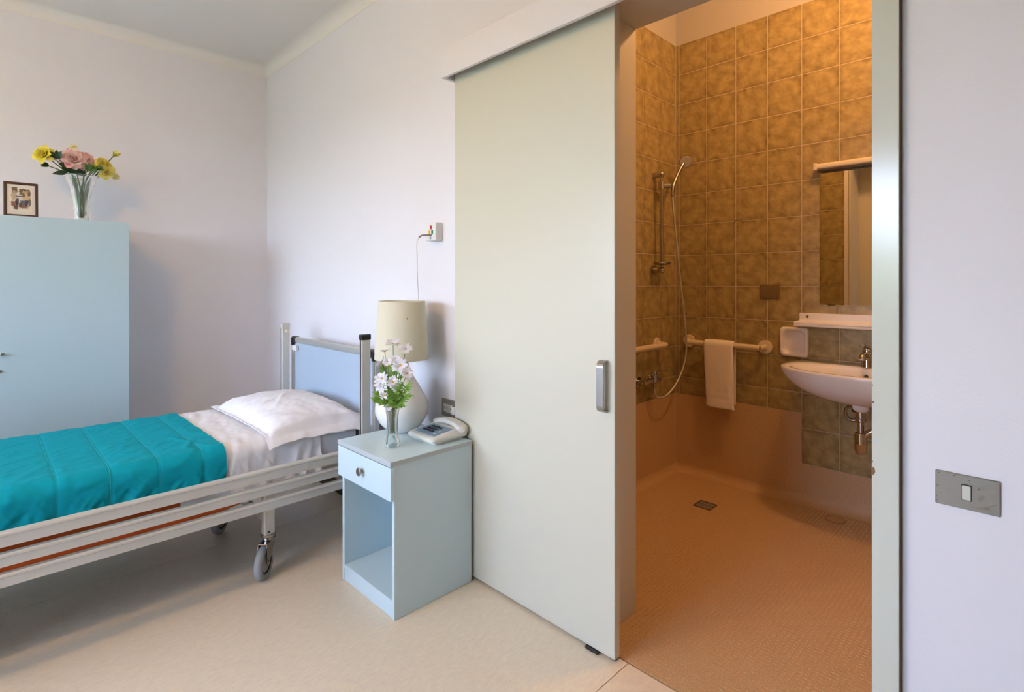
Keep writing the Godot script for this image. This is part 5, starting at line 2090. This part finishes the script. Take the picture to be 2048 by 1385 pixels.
	# leaves
	for q in [
		[Vector3(-3.775, 1.885, 1.205), Vector3(0.1, -0.22, -0.9), 0.130, 0.026, M.leaf_dark, 1, "large dark green leaf under the rose"],
		[Vector3(-3.785, 1.865, 1.195), Vector3(0.2, -0.15, -0.85), 0.105, 0.022, M.leaf_dark, 1, "second dark green leaf below the rose, over the rim"],
		[Vector3(-3.80, 1.842, 1.170), Vector3(0.1, -0.05, 0.95), 0.062, 0.017, M.leaf_dark, 1, "dark leaf hanging left over the vase rim"],
		[Vector3(-3.775, 1.912, 1.208), Vector3(0.3, 0.5, 0.2), 0.046, 0.013, M.leaf_dark, 9, "dark leafy sprig left of the rose"],
		[Vector3(-3.81, 1.872, 1.245), Vector3(0.1, 0.1, 0.6), 0.034, 0.010, M.leaf_dark, 5, "dark leafy sprig at the lower left"],
		[Vector3(-3.765, 1.862, 1.085), Vector3(0.3, 0.3, -0.3), 0.046, 0.010, M.leaf_mid, 10, "green leafy sprig in the middle of the rim"],
		[Vector3(-3.765, 1.872, 1.045), Vector3(0.3, 0.4, -0.5), 0.042, 0.008, M.leaf_mid, 11, "green leafy sprig under the yellow blossoms"]]:
		var d := thing("bouquet_leaf", q[6], "leaf", base, "leaves in the crystal vase")
		var hp: Vector3 = q[0] - base
		stem_to.call(d, hp, M.stem)
		st = mb()
		var nlf: int = q[5]
		for i in nlf:
			var dr: Vector3 = q[1].normalized()
			if nlf > 1:
				dr = (dr + Vector3(rng.randf_range(-0.6, 0.8), rng.randf_range(-0.6, 0.8), rng.randf_range(-0.9, 0.9))).normalized()
			var zz := Vector3(0.85, 0.5, 0.1).normalized()
			var xx := dr.cross(zz).normalized()
			leaf(st, Transform3D(Basis(xx, dr, xx.cross(dr)), hp), q[2], q[3], 0.25)
		part(d, "blade", st, q[4])

# ---------------------------------------------------------------- framed picture
func build_picture() -> void:
	var w := 0.132
	var h := 0.180
	var t := thing("picture_frame", "small brown framed street scene standing on the wardrobe", "picture", Vector3(-3.70, 1.5765, 1.360))
	t.rotation.y = PI / 2
	var tilt := Basis(Vector3(1, 0, 0), -0.10)
	var o := Node3D.new()
	o.name = "frame"
	t.add_child(o)
	o.transform = Transform3D(tilt, Vector3.ZERO)
	var b := 0.013
	var st := mb()
	box(st, Vector3(-w / 2, 0, -0.006), Vector3(-w / 2 + b, h, 0.007), 0.003)
	box(st, Vector3(w / 2 - b, 0, -0.006), Vector3(w / 2, h, 0.007), 0.003)
	box(st, Vector3(-w / 2, 0, -0.006), Vector3(w / 2, b, 0.0069), 0.003)
	box(st, Vector3(-w / 2, h - b, -0.006), Vector3(w / 2, h, 0.0069), 0.003)
	part(o, "moulding", st, M.frame_wood)
	st = mb()
	box(st, Vector3(-w / 2 + b, b, -0.004), Vector3(w / 2 - b, h - b, 0.002))
	part(o, "mat_board", st, M.mat_board)
	var im := Image.create(128, 168, false, Image.FORMAT_RGB8)
	im.fill(Color(0.86, 0.83, 0.76))
	var n := noise(9, 0.05, 4)
	var n2 := noise(10, 0.09, 3)
	# loose watercolour: eaves, plaster, a lane and dark figures
	var patches := [
		[0.22, 0.10, 0.13, 0.13, Color(0.33, 0.26, 0.20)], [0.20, 0.34, 0.12, 0.22, Color(0.72, 0.62, 0.50)], [0.66, 0.14, 0.26, 0.09, Color(0.30, 0.22, 0.15)], [0.72, 0.36, 0.20, 0.24, Color(0.80, 0.68, 0.48)],
		[0.86, 0.24, 0.07, 0.08, Color(0.35, 0.30, 0.27)], [0.56, 0.28, 0.12, 0.07, Color(0.42, 0.33, 0.24)], [0.45, 0.40, 0.12, 0.10, Color(0.80, 0.80, 0.80)], [0.88, 0.60, 0.06, 0.16, Color(0.38, 0.32, 0.26)],
		[0.24, 0.70, 0.17, 0.12, Color(0.45, 0.28, 0.22)], [0.34, 0.60, 0.07, 0.14, Color(0.16, 0.15, 0.20)], [0.60, 0.66, 0.14, 0.14, Color(0.25, 0.28, 0.36)], [0.66, 0.78, 0.16, 0.09, Color(0.50, 0.36, 0.26)], [0.46, 0.72, 0.05, 0.10, Color(0.30, 0.20, 0.16)], [0.28, 0.84, 0.10, 0.07, Color(0.28, 0.22, 0.20)], [0.76, 0.62, 0.07, 0.12, Color(0.20, 0.22, 0.30)]]
	for y in 168:
		for x in 128:
			var c := Color(0.86, 0.83, 0.76)
			var fx := x / 128.0
			var fy := y / 168.0
			var wob := 0.35 * n.get_noise_2d(x, y) + 0.2 * n2.get_noise_2d(x * 2.0, y * 2.0)
			for p in patches:
				var dx: float = absf(fx - p[0]) / p[2]
				var dy: float = absf(fy - p[1]) / p[3]
				if maxf(dx, dy) * 0.6 + 0.4 * sqrt(dx * dx + dy * dy) + wob < 1.0:
					c = c.lerp(p[4], 0.82 + 0.15 * n2.get_noise_2d(x * 3.0, y * 3.0))
			if n2.get_noise_2d(x * 4.0, y * 4.0 + 60) > 0.36 and fx > 0.12 and fx < 0.9 and fy > 0.12 and fy < 0.9:
				c = c.lerp(Color(0.15, 0.12, 0.12), 0.7)
			im.set_pixel(x, y, c)
	var pm := mat(Color.WHITE, 0.7)
	pm.albedo_texture = ImageTexture.create_from_image(im)
	st = mb()
	flat(st)
	var a := Vector3(-w / 2 + b + 0.010, b + 0.016, 0.0026)
	var c2 := Vector3(w / 2 - b - 0.010, h - b - 0.014, 0.0026)
	var vs := [[Vector3(a.x, c2.y, a.z), Vector2(0, 0)], [Vector3(c2.x, c2.y, a.z), Vector2(1, 0)], [Vector3(c2.x, a.y, a.z), Vector2(1, 1)], [Vector3(a.x, a.y, a.z), Vector2(0, 1)]]
	for k in [0, 1, 2, 0, 2, 3]:
		st.set_uv(vs[k][1])
		st.add_vertex(vs[k][0])
	part(o, "print", st, pm)
	st = mb()
	box(st, Vector3(-0.02, 0.0, -0.050), Vector3(0.02, 0.006, -0.008), 0.001)
	box(st, Vector3(-0.02, 0.006, -0.014), Vector3(0.02, 0.11, -0.008), 0.001)
	part(t, "stand", st, M.frame_wood)
